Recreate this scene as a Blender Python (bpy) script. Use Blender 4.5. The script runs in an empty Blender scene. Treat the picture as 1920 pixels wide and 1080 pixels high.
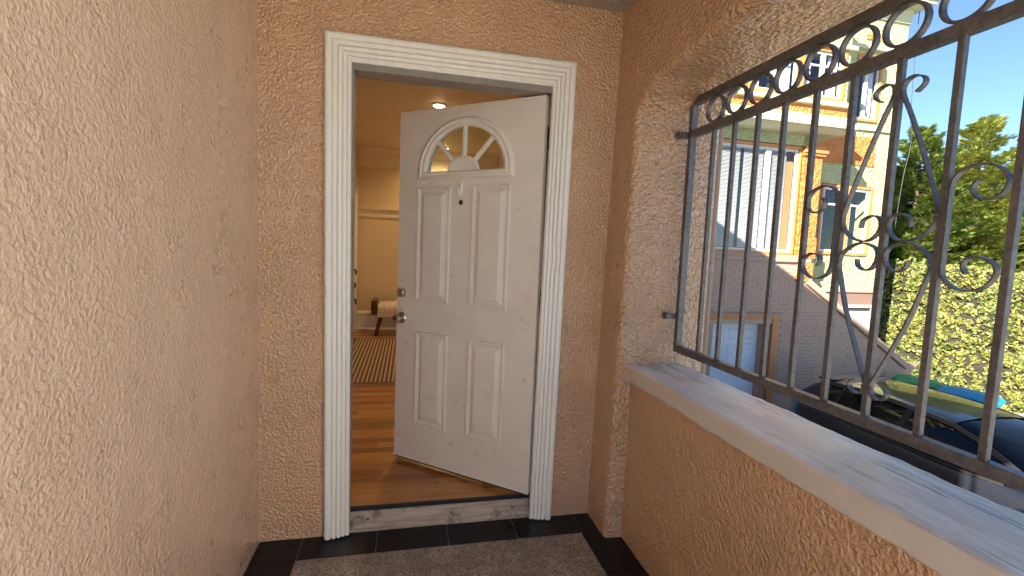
import bpy, bmesh, math, random
from mathutils import Vector, Matrix, noise

random.seed(7)
scene = bpy.context.scene
COL = scene.collection
rad = math.radians

# ------------------------------------------------------------------ camera
cam_d = bpy.data.cameras.new('camera')
cam = bpy.data.objects.new('camera', cam_d)
COL.objects.link(cam)
R_ = Vector((0.97549169, -0.2161198, 0.04133032))
U_ = Vector((-0.0220912, 0.09069085, 0.99563404))
F_ = Vector((0.21892451, 0.97214577, -0.08369382))
m = Matrix((R_, U_, -F_)).transposed().to_4x4()
m.translation = Vector((0.36498, -2.25807, 1.40663))
cam.matrix_world = m
cam_d.sensor_width = 36.0
cam_d.lens = 36.0 * 875.41 / 1920.0
cam_d.clip_start = 0.05
cam_d.clip_end = 2000
scene.camera = cam

# ------------------------------------------------------------------ world, sun, exposure
SUN_TRAVEL = Vector((1.5, 1.0, -0.85)).normalized()
to_sun = -SUN_TRAVEL
elev = math.asin(to_sun.z)
azim = math.atan2(to_sun.x, to_sun.y)
world = bpy.data.worlds.new('World')
scene.world = world
world.use_nodes = True
wn = world.node_tree
bg = wn.nodes['Background']
sky = wn.nodes.new('ShaderNodeTexSky')
sky.sky_type = 'NISHITA'
sky.sun_disc = False
sky.sun_elevation = elev
sky.sun_rotation = azim
sky.altitude = 0
sky.air_density = 0.8
sky.dust_density = 0.0
sky.ozone_density = 4.0
wn.links.new(sky.outputs['Color'], bg.inputs['Color'])
bg.inputs['Strength'].default_value = 0.058

sun_d = bpy.data.lights.new('sun', 'SUN')
sun_d.energy = 5.0
sun_d.angle = rad(0.5)
sun_d.color = (1.0, 0.93, 0.82)
sun = bpy.data.objects.new('sun', sun_d)
COL.objects.link(sun)
sun.rotation_euler = SUN_TRAVEL.to_track_quat('-Z', 'Y').to_euler()
sun.location = (-20, -12, 14)

vs = scene.view_settings
vs.view_transform = 'Standard'
vs.look = 'None'
vs.gamma = 1.0
vs.exposure = 2.15
vs.use_curve_mapping = False
scene.render.engine = 'CYCLES'
scene.cycles.max_bounces = 12
scene.cycles.diffuse_bounces = 8

# ------------------------------------------------------------------ materials
def new_mat(name):
    mt = bpy.data.materials.new(name)
    mt.use_nodes = True
    nt = mt.node_tree
    b = nt.nodes['Principled BSDF']
    return mt, nt, b

def nd(nt, typ, **kw):
    n = nt.nodes.new(typ)
    for k, v in kw.items():
        if k.startswith('i_'):
            n.inputs[k[2:].replace('_', ' ')].default_value = v
        else:
            setattr(n, k, v)
    return n

def pos(nt, scale=(1, 1, 1), obj=False, rnd=False):
    if obj:
        s = nd(nt, 'ShaderNodeTexCoord').outputs['Object']
    else:
        s = nd(nt, 'ShaderNodeNewGeometry').outputs['Position']
    mp = nd(nt, 'ShaderNodeMapping')
    mp.inputs['Scale'].default_value = scale
    nt.links.new(s, mp.inputs['Vector'])
    out = mp.outputs['Vector']
    if rnd:
        oi = nd(nt, 'ShaderNodeObjectInfo')
        sc = nd(nt, 'ShaderNodeVectorMath', operation='SCALE')
        cmb = nd(nt, 'ShaderNodeCombineXYZ')
        for k in range(3):
            nt.links.new(oi.outputs['Random'], cmb.inputs[k])
        nt.links.new(cmb.outputs[0], sc.inputs[0])
        sc.inputs['Scale'].default_value = 57.0
        ad = nd(nt, 'ShaderNodeVectorMath', operation='ADD')
        nt.links.new(out, ad.inputs[0])
        nt.links.new(sc.outputs[0], ad.inputs[1])
        out = ad.outputs[0]
    return out

def noise_n(nt, vec, scale, detail=2.0, rough=0.5, dist=0.0):
    n = nd(nt, 'ShaderNodeTexNoise')
    n.inputs['Scale'].default_value = scale
    n.inputs['Detail'].default_value = detail
    n.inputs['Roughness'].default_value = rough
    n.inputs['Distortion'].default_value = dist
    nt.links.new(vec, n.inputs['Vector'])
    return n.outputs['Fac']

def ramp(nt, fac, stops, interp='LINEAR'):
    r = nd(nt, 'ShaderNodeValToRGB')
    r.color_ramp.interpolation = interp
    el = r.color_ramp.elements
    while len(el) < len(stops):
        el.new(0.5)
    for e, (p, c) in zip(el, stops):
        e.position = p
        e.color = (c[0], c[1], c[2], 1) if isinstance(c, (tuple, list)) else (c, c, c, 1)
    nt.links.new(fac, r.inputs['Fac'])
    return r.outputs['Color']

def mixc(nt, fac, a, b, typ='MIX'):
    n = nd(nt, 'ShaderNodeMix', data_type='RGBA', blend_type=typ)
    if isinstance(fac, (int, float)):
        n.inputs[0].default_value = fac
    else:
        nt.links.new(fac, n.inputs[0])
    for i, v in ((6, a), (7, b)):
        if isinstance(v, (tuple, list)):
            n.inputs[i].default_value = (v[0], v[1], v[2], 1)
        else:
            nt.links.new(v, n.inputs[i])
    return n.outputs[2]

def math_n(nt, op, a, b=None):
    n = nd(nt, 'ShaderNodeMath', operation=op)
    for i, v in ((0, a), (1, b)):
        if v is None:
            continue
        if isinstance(v, (int, float)):
            n.inputs[i].default_value = v
        else:
            nt.links.new(v, n.inputs[i])
    return n.outputs[0]

def bump(nt, b, h, strength=0.5, dist=0.01):
    n = nd(nt, 'ShaderNodeBump')
    n.inputs['Strength'].default_value = strength
    n.inputs['Distance'].default_value = dist
    nt.links.new(h, n.inputs['Height'])
    nt.links.new(n.outputs[0], b.inputs['Normal'])

def dim(c, f):
    return (c[0] * f, c[1] * f, c[2] * f)

def stucco(name, c, rough=0.38, scale=70.0, dist=0.006, lo=0.40, hi=0.66, spec=0.5, var=0.07, strength=1.0, bigf=0.6, coat=0.0, crough=0.12, finef=0.10):
    mt, nt, b = new_mat(name)
    p = pos(nt)
    a = noise_n(nt, p, scale, 1.2, 0.5, 0.35)
    blobs = ramp(nt, a, [(lo, 0.0), (hi, 1.0)], 'LINEAR')
    big = noise_n(nt, p, scale * 0.22, 2.0)
    fine = noise_n(nt, p, scale * 3.2, 1.0)
    amt = ramp(nt, noise_n(nt, p, 5.5, 2.0), [(0.30, 0.72), (0.60, 1.0)])
    h = math_n(nt, 'MULTIPLY', blobs, amt)
    h = math_n(nt, 'ADD', h, math_n(nt, 'MULTIPLY', big, bigf))
    h = math_n(nt, 'ADD', h, math_n(nt, 'MULTIPLY', fine, finef))
    bump(nt, b, h, strength, dist)
    v = noise_n(nt, p, 2.2, 4.0, 0.6)
    colr = ramp(nt, v, [(0.3, dim(c, 1 - var)), (0.7, dim(c, 1 + var))])
    st = ramp(nt, noise_n(nt, pos(nt, (3.0, 3.0, 1.1)), 1.7, 6.0, 0.68), [(0.56, 0.0), (0.72, 0.14)])
    colr = mixc(nt, st, colr, dim(c, 0.55))
    nt.links.new(colr, b.inputs['Base Color'])
    r2 = ramp(nt, noise_n(nt, p, 9.0, 2.0), [(0.3, rough - 0.06), (0.7, rough + 0.1)])
    nt.links.new(r2, b.inputs['Roughness'])
    b.inputs['Specular IOR Level'].default_value = spec
    if coat:
        b.inputs['Coat Weight'].default_value = coat
        b.inputs['Coat IOR'].default_value = 1.65
        b.inputs['Coat Roughness'].default_value = crough
        nt.links.new(b.inputs['Normal'].links[0].from_socket, b.inputs['Coat Normal'])
    return mt

def paint(name, c, rough=0.45, var=0.06, bs=0.15, scale=(8, 8, 8), spec=0.5, metal=0.0, bscale=60, dirt=None):
    mt, nt, b = new_mat(name)
    p = pos(nt, scale)
    v = noise_n(nt, p, 1.0, 5.0, 0.6)
    colr = ramp(nt, v, [(0.3, dim(c, 1 - var)), (0.7, dim(c, 1 + var))])
    if dirt:
        d = ramp(nt, noise_n(nt, pos(nt, dirt[2]), 1.0, 6.0, 0.7), [(dirt[3], 0.0), (dirt[3] + 0.12, 1.0)])
        d = math_n(nt, 'MULTIPLY', d, dirt[1])
        colr = mixc(nt, d, colr, dirt[0])
    nt.links.new(colr, b.inputs['Base Color'])
    b.inputs['Roughness'].default_value = rough
    b.inputs['Specular IOR Level'].default_value = spec
    b.inputs['Metallic'].default_value = metal
    if bs:
        bump(nt, b, noise_n(nt, pos(nt), bscale, 3.0), bs, 0.003)
    return mt

M = {}
PEACH = (0.64, 0.375, 0.19)
M['stucco'] = stucco('tan_stucco', PEACH, scale=80, dist=0.0082, lo=0.28, hi=0.80, coat=1.0, crough=0.09, finef=0.16, spec=0.7)
M['stucco_fine_lit'] = stucco('tan_stucco_fine_lit', (0.74, 0.53, 0.37), scale=88.0, dist=0.0045, lo=0.30, hi=0.85, rough=0.30, bigf=0.35, coat=1.0, crough=0.07, finef=0.22, spec=0.8)  # same paint as the other walls, lightened to imitate stronger light here
M['stucco_rough'] = stucco('tan_stucco_coarse', PEACH, scale=64.0, dist=0.013, lo=0.28, hi=0.78, rough=0.33, coat=1.0, crough=0.09, finef=0.16, spec=0.7)
M['ceiling'] = stucco('ceiling_stucco', (0.50, 0.44, 0.37), rough=0.6, scale=80, dist=0.006)
M['casing'] = paint('casing_paint', (0.88, 0.85, 0.76), 0.42, 0.04, 0.25, (25, 25, 3), bscale=45,
                    dirt=((0.42, 0.36, 0.28), 0.5, (60, 60, 8), 0.64))
M['door'] = paint('door_paint', (0.80, 0.73, 0.62), 0.48, 0.04, 0.12, (6, 6, 9), bscale=120,
                  dirt=((0.36, 0.29, 0.22), 0.45, (12, 12, 22), 0.60))
M['door_trim'] = paint('door_trim', (0.82, 0.76, 0.65), 0.45, 0.03, 0.08)
M['jamb'] = paint('jamb_grey', (0.26, 0.232, 0.195), 0.5, 0.15, 0.1, (20, 20, 20))
M['black'] = paint('black_rubber', (0.012, 0.011, 0.010), 0.5, 0.1, 0)
M['screw'] = paint('screw_dark', (0.03, 0.028, 0.025), 0.4, 0.1, 0)
M['nickel'] = paint('satin_nickel', (0.55, 0.51, 0.45), 0.28, 0.05, 0, metal=1.0)
M['brass_dark'] = paint('dark_brass', (0.16, 0.12, 0.07), 0.3, 0.1, 0, metal=1.0)
M['plastic'] = paint('white_plastic', (0.82, 0.79, 0.72), 0.3, 0.02, 0)
M['white'] = paint('white_trim', (0.80, 0.79, 0.76), 0.4, 0.04, 0.08)
M['bounce'] = paint('bounce_white', (0.82, 0.80, 0.76), 0.6, 0.04, 0.1)  # white for the added, unseen wall that reflects sunlight
M['sash'] = paint('sash_white', (0.58, 0.58, 0.56), 0.4, 0.04, 0.05)
M['cream'] = paint('cream_wall', (0.70, 0.57, 0.36), 0.6, 0.03, 0.12, (2, 2, 2), bscale=160)
M['cream_trim'] = paint('cream_trim', (0.76, 0.66, 0.48), 0.45, 0.02, 0.05)
M['room_ceiling'] = paint('room_ceiling', (0.68, 0.60, 0.47), 0.6, 0.02, 0.05)
M['mahogany'] = paint('mahogany', (0.085, 0.026, 0.012), 0.35, 0.2, 0.1, (4, 4, 40))
M['wool'] = paint('wool', (0.74, 0.66, 0.52), 0.9, 0.1, 0.8, (40, 40, 40), bscale=90)
M['grout'] = paint('grout', (0.22, 0.20, 0.175), 0.85, 0.12, 0.2)
M['concrete'] = paint('concrete', (0.40, 0.385, 0.35), 0.85, 0.12, 0.3, (0.9, 0.9, 0.9))
M['dark'] = paint('dark_room', (0.03, 0.028, 0.027), 0.9, 0.1, 0)
M['orange'] = stucco('orange_stucco', (0.54, 0.205, 0.055), rough=0.6, scale=20, dist=0.02, spec=0.3)
M['orange_trim'] = paint('orange_trim', (0.52, 0.21, 0.062), 0.5, 0.08, 0.1, (5, 5, 5))
M['green'] = stucco('green_stucco', (0.44, 0.465, 0.245), rough=0.65, scale=22, dist=0.022, spec=0.3)
M['green_trim'] = paint('green_trim', (0.48, 0.505, 0.335), 0.5, 0.06, 0.1, (4, 4, 4))
M['brown'] = paint('brown_paint', (0.44, 0.295, 0.22), 0.6, 0.07, 0.25, (3, 3, 3), bscale=30)
M['brown_trim'] = paint('brown_trim', (0.38, 0.255, 0.195), 0.5, 0.06, 0.1)
M['brown_shaded'] = paint('brown_shaded', (0.20, 0.125, 0.095), 0.6, 0.07, 0.25, (3, 3, 3), bscale=30)  # copy of the brown paint, darkened to imitate shade on the wall base
M['tan_trim'] = paint('tan_trim', (0.44, 0.30, 0.21), 0.5, 0.06, 0.1)
M['pale_door'] = paint('pale_door', (0.70, 0.74, 0.78), 0.45, 0.04, 0.05, (3, 3, 3))
M['blind'] = paint('blind_white', (0.60, 0.60, 0.585), 0.5, 0.03, 0)
M['curtain'] = paint('curtain', (0.72, 0.72, 0.76), 0.8, 0.1, 0.1, (9, 9, 1))
M['bin_green'] = paint('bin_green', (0.05, 0.36, 0.12), 0.45, 0.06, 0.05)
M['bin_blue'] = paint('bin_blue', (0.012, 0.29, 0.56), 0.45, 0.06, 0.05)
M['tyre'] = paint('tyre', (0.02, 0.02, 0.02), 0.8, 0.1, 0.1)
M['rim'] = paint('rim', (0.4, 0.4, 0.41), 0.3, 0.05, 0, metal=1.0)
M['lamp_red'] = paint('lamp_red', (0.25, 0.01, 0.01), 0.15, 0.05, 0)
M['lamp_clear'] = paint('lamp_clear', (0.6, 0.6, 0.62), 0.12, 0.05, 0)
M['cable'] = paint('cable', (0.03, 0.03, 0.035), 0.5, 0.05, 0)
M['bark'] = paint('bark', (0.09, 0.06, 0.04), 0.9, 0.3, 0.8, (20, 20, 4), bscale=25)

def make_iron():
    mt, nt, b = new_mat('galvanised_iron')
    p = pos(nt)
    a = noise_n(nt, p, 70, 5, 0.7)
    base = ramp(nt, a, [(0.35, (0.125, 0.118, 0.108)), (0.65, (0.21, 0.203, 0.193))])
    d = ramp(nt, noise_n(nt, p, 9, 5, 0.7), [(0.45, 0.0), (0.66, 1.0)])
    colr = mixc(nt, math_n(nt, 'MULTIPLY', d, 0.35), base, (0.055, 0.048, 0.042))
    nt.links.new(colr, b.inputs['Base Color'])
    b.inputs['Metallic'].default_value = 0.5
    b.inputs['Roughness'].default_value = 0.42
    bump(nt, b, noise_n(nt, p, 160, 2), 0.25, 0.002)
    return mt
M['iron'] = make_iron()

def make_cap():
    mt, nt, b = new_mat('weathered_white_cap')
    g = pos(nt, (34, 2.2, 34))
    streak = noise_n(nt, g, 1.6, 6, 0.72, 0.3)
    patch = noise_n(nt, pos(nt, (5, 2.0, 5)), 1.3, 4, 0.6)
    s = math_n(nt, 'ADD', math_n(nt, 'MULTIPLY', streak, 0.55), math_n(nt, 'MULTIPLY', patch, 0.55))
    geo = nd(nt, 'ShaderNodeNewGeometry')
    sep = nd(nt, 'ShaderNodeSeparateXYZ')
    nt.links.new(geo.outputs['True Normal'], sep.inputs[0])
    worn = ramp(nt, s, [(0.50, 0.0), (0.63, 1.0)])
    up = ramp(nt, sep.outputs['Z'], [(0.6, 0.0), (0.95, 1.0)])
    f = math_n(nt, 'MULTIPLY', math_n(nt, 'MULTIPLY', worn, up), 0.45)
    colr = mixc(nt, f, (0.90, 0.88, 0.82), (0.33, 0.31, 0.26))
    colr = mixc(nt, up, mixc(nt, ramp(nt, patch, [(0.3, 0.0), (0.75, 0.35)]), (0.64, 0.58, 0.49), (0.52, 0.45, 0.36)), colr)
    nt.links.new(colr, b.inputs['Base Color'])
    b.inputs['Roughness'].default_value = 0.33
    crk = ramp(nt, noise_n(nt, pos(nt, (62, 1.6, 62)), 1.0, 5, 0.65, 0.15), [(0.55, 0.0), (0.60, 1.0)])
    crk = math_n(nt, 'MULTIPLY', math_n(nt, 'MULTIPLY', crk, up), ramp(nt, patch, [(0.40, 0.0), (0.58, 0.9)]))
    colr = mixc(nt, crk, colr, (0.16, 0.14, 0.11))
    nt.links.new(colr, b.inputs['Base Color'])
    bump(nt, b, math_n(nt, 'ADD', streak, noise_n(nt, pos(nt), 18, 3)), 0.35, 0.006)
    return mt
M['cap'] = make_cap()

def make_threshold():
    mt, nt, b = new_mat('weathered_threshold')
    p = pos(nt, (3, 45, 45))
    s = noise_n(nt, p, 1.5, 6, 0.7)
    colr = ramp(nt, s, [(0.3, (0.22, 0.165, 0.12)), (0.5, (0.41, 0.335, 0.26)), (0.7, (0.54, 0.46, 0.365))])
    d = ramp(nt, noise_n(nt, pos(nt), 14, 4, 0.7), [(0.55, 0.0), (0.7, 0.8)])
    colr = mixc(nt, d, colr, (0.08, 0.065, 0.05))
    nt.links.new(colr, b.inputs['Base Color'])
    b.inputs['Roughness'].default_value = 0.7
    bump(nt, b, s, 0.5, 0.004)
    return mt
M['threshold'] = make_threshold()

def make_wood():
    mt, nt, b = new_mat('oak_plank')
    oi = nd(nt, 'ShaderNodeObjectInfo')
    g = pos(nt, (1.1, 16, 16), obj=False, rnd=True)
    warp = noise_n(nt, g, 1.3, 3, 0.5, 0.8)
    rings = math_n(nt, 'SINE', math_n(nt, 'MULTIPLY', warp, 34.0))
    fine = noise_n(nt, pos(nt, (4, 140, 140), rnd=True), 1.0, 3, 0.6)
    base = ramp(nt, oi.outputs['Random'], [(0.0, (0.32, 0.125, 0.035)), (0.35, (0.46, 0.20, 0.06)), (0.7, (0.56, 0.27, 0.085)), (1.0, (0.62, 0.32, 0.115))])
    f = math_n(nt, 'MULTIPLY', ramp(nt, rings, [(0.0, 0.0), (1.0, 1.0)]), 0.38)
    colr = mixc(nt, f, base, mixc(nt, 1.0, base, (0.55, 0.42, 0.30), 'MULTIPLY'))
    colr = mixc(nt, math_n(nt, 'MULTIPLY', fine, 0.25), colr, mixc(nt, 1.0, base, (0.5, 0.4, 0.3), 'MULTIPLY'))
    nt.links.new(colr, b.inputs['Base Color'])
    b.inputs['Roughness'].default_value = 0.26
    b.inputs['Specular IOR Level'].default_value = 0.5
    bump(nt, b, fine, 0.08, 0.002)
    return mt
M['wood'] = make_wood()

def make_tile():
    mt, nt, b = new_mat('black_tile')
    p = pos(nt)
    a = noise_n(nt, p, 5, 6, 0.65)
    colr = ramp(nt, a, [(0.35, (0.004, 0.0045, 0.006)), (0.7, (0.010, 0.010, 0.012))])
    sp = ramp(nt, noise_n(nt, p, 75, 2, 0.5), [(0.74, 0.0), (0.78, 1.0)])
    colr = mixc(nt, math_n(nt, 'MULTIPLY', sp, 0.7), colr, (0.30, 0.28, 0.25))
    nt.links.new(colr, b.inputs['Base Color'])
    nt.links.new(ramp(nt, a, [(0.3, 0.22), (0.7, 0.42)]), b.inputs['Roughness'])
    b.inputs['Specular IOR Level'].default_value = 0.3
    return mt
M['tile'] = make_tile()

def make_aggregate():
    mt, nt, b = new_mat('speckled_aggregate')
    p = pos(nt)
    v = nd(nt, 'ShaderNodeTexVoronoi')
    v.inputs['Scale'].default_value = 210
    nt.links.new(p, v.inputs['Vector'])
    sp = ramp(nt, v.outputs['Color'], [(0.2, (0.13, 0.11, 0.09)), (0.5, (0.30, 0.26, 0.215)), (0.85, (0.48, 0.43, 0.36))])
    a = noise_n(nt, p, 6, 5, 0.65)
    colr = mixc(nt, ramp(nt, a, [(0.42, 0.0), (0.7, 0.6)]), sp, (0.125, 0.09, 0.065))
    nt.links.new(colr, b.inputs['Base Color'])
    b.inputs['Roughness'].default_value = 0.7
    bump(nt, b, noise_n(nt, p, 240, 2), 0.3, 0.002)
    return mt
M['aggregate'] = make_aggregate()

def make_rug():
    mt, nt, b = new_mat('striped_rug')
    g = nd(nt, 'ShaderNodeNewGeometry').outputs['Position']
    sep = nd(nt, 'ShaderNodeSeparateXYZ')
    nt.links.new(g, sep.inputs[0])
    s = math_n(nt, 'SINE', math_n(nt, 'MULTIPLY', sep.outputs['X'], 2 * math.pi / 0.040))
    w = math_n(nt, 'SINE', math_n(nt, 'MULTIPLY', sep.outputs['Y'], 2 * math.pi / 0.022))
    st = ramp(nt, math_n(nt, 'ADD', math_n(nt, 'MULTIPLY', s, 0.5), 0.5), [(0.42, 0.0), (0.55, 1.0)])
    lt = ramp(nt, math_n(nt, 'ADD', math_n(nt, 'MULTIPLY', w, 0.5), 0.5), [(0.2, (0.36, 0.25, 0.15)), (0.7, (0.50, 0.37, 0.24))])
    colr = mixc(nt, st, (0.10, 0.055, 0.026), lt)
    nt.links.new(colr, b.inputs['Base Color'])
    b.inputs['Roughness'].default_value = 0.95
    bump(nt, b, noise_n(nt, pos(nt), 150, 2), 0.6, 0.004)
    return mt
M['rug'] = make_rug()
M['rug_border'] = paint('rug_border', (0.14, 0.08, 0.04), 0.95, 0.1, 0.5, bscale=150)
M['rug_edge'] = paint('rug_edge', (0.50, 0.40, 0.28), 0.9, 0.1, 0.3)

def make_glass(name, tint=(0.9, 0.95, 0.95), ior=1.5, refl=1.0):
    mt = bpy.data.materials.new(name)
    mt.use_nodes = True
    nt = mt.node_tree
    nt.nodes.clear()
    out = nd(nt, 'ShaderNodeOutputMaterial')
    mix = nd(nt, 'ShaderNodeMixShader')
    tr = nd(nt, 'ShaderNodeBsdfTransparent')
    tr.inputs['Color'].default_value = (*tint, 1)
    gl = nd(nt, 'ShaderNodeBsdfGlossy')
    gl.inputs['Roughness'].default_value = 0.01
    lw_ = nd(nt, 'ShaderNodeLayerWeight')
    lw_.inputs['Blend'].default_value = 0.5
    f0 = ((ior - 1) / (ior + 1)) ** 2
    f = math_n(nt, 'ADD', math_n(nt, 'MULTIPLY', math_n(nt, 'POWER', lw_.outputs['Facing'], 5.0), (1 - f0) * refl), f0)
    nt.links.new(f, mix.inputs[0])
    nt.links.new(tr.outputs[0], mix.inputs[1])
    nt.links.new(gl.outputs[0], mix.inputs[2])
    nt.links.new(mix.outputs[0], out.inputs['Surface'])
    return mt
M['glass'] = make_glass('clear_glass')
M['win_glass'] = make_glass('window_glass', (0.95, 0.96, 0.96), 1.6)
M['car_glass'] = make_glass('tinted_car_glass', (0.10, 0.11, 0.115), 1.5)

def make_carpaint():
    mt, nt, b = new_mat('charcoal_car_paint')
    b.inputs['Base Color'].default_value = (0.018, 0.021, 0.030, 1)
    b.inputs['Metallic'].default_value = 0.2
    b.inputs['Roughness'].default_value = 0.30
    b.inputs['Coat Weight'].default_value = 1.0
    b.inputs['Coat Roughness'].default_value = 0.03
    return mt
M['car'] = make_carpaint()

def make_leaf(name, stops, trans=0.25):
    mt = bpy.data.materials.new(name)
    mt.use_nodes = True
    nt = mt.node_tree
    b = nt.nodes['Principled BSDF']
    g = nd(nt, 'ShaderNodeNewGeometry')
    r = ramp(nt, g.outputs['Random Per Island'], stops)
    v = noise_n(nt, pos(nt), 1.1, 3, 0.6)
    colr = mixc(nt, ramp(nt, v, [(0.35, 0.0), (0.7, 0.75)]), r, mixc(nt, 1.0, r, (1.25, 1.0, 0.65), 'MULTIPLY'))
    nt.links.new(colr, b.inputs['Base Color'])
    b.inputs['Roughness'].default_value = 0.5
    b.inputs['Specular IOR Level'].default_value = 0.35
    tl = nd(nt, 'ShaderNodeBsdfTranslucent')
    nt.links.new(colr, tl.inputs['Color'])
    mx = nd(nt, 'ShaderNodeMixShader')
    mx.inputs[0].default_value = trans
    nt.links.new(b.outputs[0], mx.inputs[1])
    nt.links.new(tl.outputs[0], mx.inputs[2])
    nt.links.new(mx.outputs[0], nt.nodes['Material Output'].inputs['Surface'])
    return mt
M['hedge_leaf'] = make_leaf('hedge_leaf', [(0.0, (0.04, 0.08, 0.015)), (0.35, (0.12, 0.155, 0.03)), (0.7, (0.22, 0.235, 0.055)), (0.93, (0.33, 0.31, 0.13)), (1.0, (0.26, 0.16, 0.07))])
M['cypress'] = make_leaf('cypress_leaf', [(0.0, (0.05, 0.10, 0.025)), (0.5, (0.16, 0.25, 0.05)), (1.0, (0.34, 0.42, 0.09))], 0.25)
M['cypress_dry'] = make_leaf('cypress_yellow_leaf', [(0.0, (0.08, 0.13, 0.03)), (0.5, (0.25, 0.31, 0.06)), (1.0, (0.48, 0.50, 0.12))], 0.25)
M['soil'] = paint('soil', (0.025, 0.022, 0.012), 0.95, 0.3, 0.5)

def make_emit(name, c, s):
    mt, nt, b = new_mat(name)
    b.inputs['Base Color'].default_value = (0.8, 0.8, 0.8, 1)
    b.inputs['Emission Color'].default_value = (*c, 1)
    b.inputs['Emission Strength'].default_value = s
    return mt
M['bulb'] = make_emit('lit_lamp', (1.0, 0.72, 0.38), 14.0)

# ------------------------------------------------------------------ geometry helpers
def tag(o, label=None, cat=None, group=None, kind=None):
    if label: o['label'] = label
    if cat: o['category'] = cat
    if group: o['group'] = group
    if kind: o['kind'] = kind
    return o

def empty(name, loc, label, cat, group=None):
    o = bpy.data.objects.new(name, None)
    COL.objects.link(o)
    o.location = loc
    o.empty_display_size = 0.1
    return tag(o, label, cat, group)

def link_mesh(name, me, mat, parent=None, smooth=False, bevel=0.0, subd=0, angle=None):
    o = bpy.data.objects.new(name, me)
    COL.objects.link(o)
    if mat is not None and not me.materials:
        me.materials.append(mat if not isinstance(mat, str) else M[mat])
    if smooth:
        me.shade_smooth()
        if angle:
            me.set_sharp_from_angle(angle=rad(angle))
    if subd:
        s = o.modifiers.new('subd', 'SUBSURF')
        s.levels = subd
        s.render_levels = subd
    if bevel:
        b = o.modifiers.new('bevel', 'BEVEL')
        b.width = bevel
        b.segments = 2
        b.limit_method = 'ANGLE'
        b.angle_limit = rad(35)
    if parent is not None:
        o.parent = parent
        o.location = -Vector(parent_world(parent))
    return o

def parent_world(p):
    l = Vector((0, 0, 0))
    while p is not None:
        l = l + p.location
        p = p.parent
    return l

class MB:
    def __init__(self):
        self.v = []
        self.f = []
    def add(self, vs_, fs):
        n = len(self.v)
        self.v += [tuple(x) for x in vs_]
        self.f += [tuple(i + n for i in f) for f in fs]
        return self
    def box(self, x0, x1, y0, y1, z0, z1, M4=None):
        vs_ = [Vector((x, y, z)) for z in (z0, z1) for y in (y0, y1) for x in (x0, x1)]
        if M4 is not None:
            vs_ = [M4 @ v for v in vs_]
        return self.add(vs_, [(0, 2, 3, 1), (4, 5, 7, 6), (0, 1, 5, 4), (2, 6, 7, 3), (0, 4, 6, 2), (1, 3, 7, 5)])
    def prism(self, poly, fn, a, b):
        n = len(poly)
        vs_ = [fn(p[0], p[1], a) for p in poly] + [fn(p[0], p[1], b) for p in poly]
        fs = [tuple(range(n))[::-1], tuple(range(n, 2 * n))]
        fs += [(i, (i + 1) % n, n + (i + 1) % n, n + i) for i in range(n)]
        return self.add(vs_, fs)
    def grid(self, rows, closed=False, caps=False):
        nr, nc = len(rows), len(rows[0])
        vs_ = [p for r in rows for p in r]
        fs = []
        for i in range(nr - 1):
            for j in range(nc - (0 if closed else 1)):
                k = (j + 1) % nc
                fs.append((i * nc + j, i * nc + k, (i + 1) * nc + k, (i + 1) * nc + j))
        if caps:
            fs.append(tuple(range(nc))[::-1])
            fs.append(tuple((nr - 1) * nc + j for j in range(nc)))
        return self.add(vs_, fs)
    def tube(self, pts, r, n=10, caps=True):
        pts = [Vector(p) for p in pts]
        rows = []
        for i, p in enumerate(pts):
            t = (pts[min(i + 1, len(pts) - 1)] - pts[max(i - 1, 0)]).normalized()
            a = t.orthogonal().normalized() if i == 0 else (a - t * a.dot(t)).normalized()
            b = t.cross(a)
            rr = r[i] if isinstance(r, (list, tuple)) else r
            rows.append([p + (a * math.cos(2 * math.pi * k / n) + b * math.sin(2 * math.pi * k / n)) * rr for k in range(n)])
        return self.grid(rows, True, caps)
    def lathe(self, prof, M4, n=24):
        rows = []
        for (r, h) in prof:
            rows.append([M4 @ Vector((r * math.cos(2 * math.pi * k / n), r * math.sin(2 * math.pi * k / n), h)) for k in range(n)])
        return self.grid(rows, True, True)
    def mesh(self, name):
        me = bpy.data.meshes.new(name)
        me.from_pydata([tuple(v) for v in self.v], [], self.f)
        me.update()
        bm = bmesh.new()
        bm.from_mesh(me)
        bmesh.ops.recalc_face_normals(bm, faces=bm.faces)
        bm.to_mesh(me)
        bm.free()
        return me
    def build(self, name, mat, parent=None, **kw):
        return link_mesh(name, self.mesh(name), mat, parent, **kw)

def boxo(name, mat, parent, x0, x1, y0, y1, z0, z1, **kw):
    return MB().box(x0, x1, y0, y1, z0, z1).build(name, mat, parent, **kw)

def catmull(pts, k=6):
    P = [Vector(p) for p in pts]
    out = []
    for i in range(len(P) - 1):
        p0, p1, p2, p3 = P[max(i - 1, 0)], P[i], P[i + 1], P[min(i + 2, len(P) - 1)]
        for j in range(k):
            t = j / k
            out.append(0.5 * ((2 * p1) + (p2 - p0) * t + (2 * p0 - 5 * p1 + 4 * p2 - p3) * t * t + (3 * p1 - p0 - 3 * p2 + p3) * t ** 3))
    out.append(P[-1])
    return out

def dn(p, s=1.0):
    v = Vector(p)
    return s * (0.0013 * noise.noise(v * 48) + 0.0022 * noise.noise(v * 13 + Vector((3, 1, 7))))

def sheet(name, mat, parent, o, u, v, su, sv, step=0.016, s=1.0, flip=False, hook=None):
    o, u, v = Vector(o), Vector(u), Vector(v)
    n = u.cross(v).normalized()
    nu, nv = max(2, int(su / step)), max(2, int(sv / step))
    rows = []
    for j in range(nv + 1):
        r = []
        for i in range(nu + 1):
            p = o + u * (su * i / nu) + v * (sv * j / nv)
            p = p + n * dn(p, s)
            if hook:
                p = hook(p)
            r.append(p)
        rows.append(r)
    return MB().grid(rows).build(name, mat, parent, smooth=True)

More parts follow.
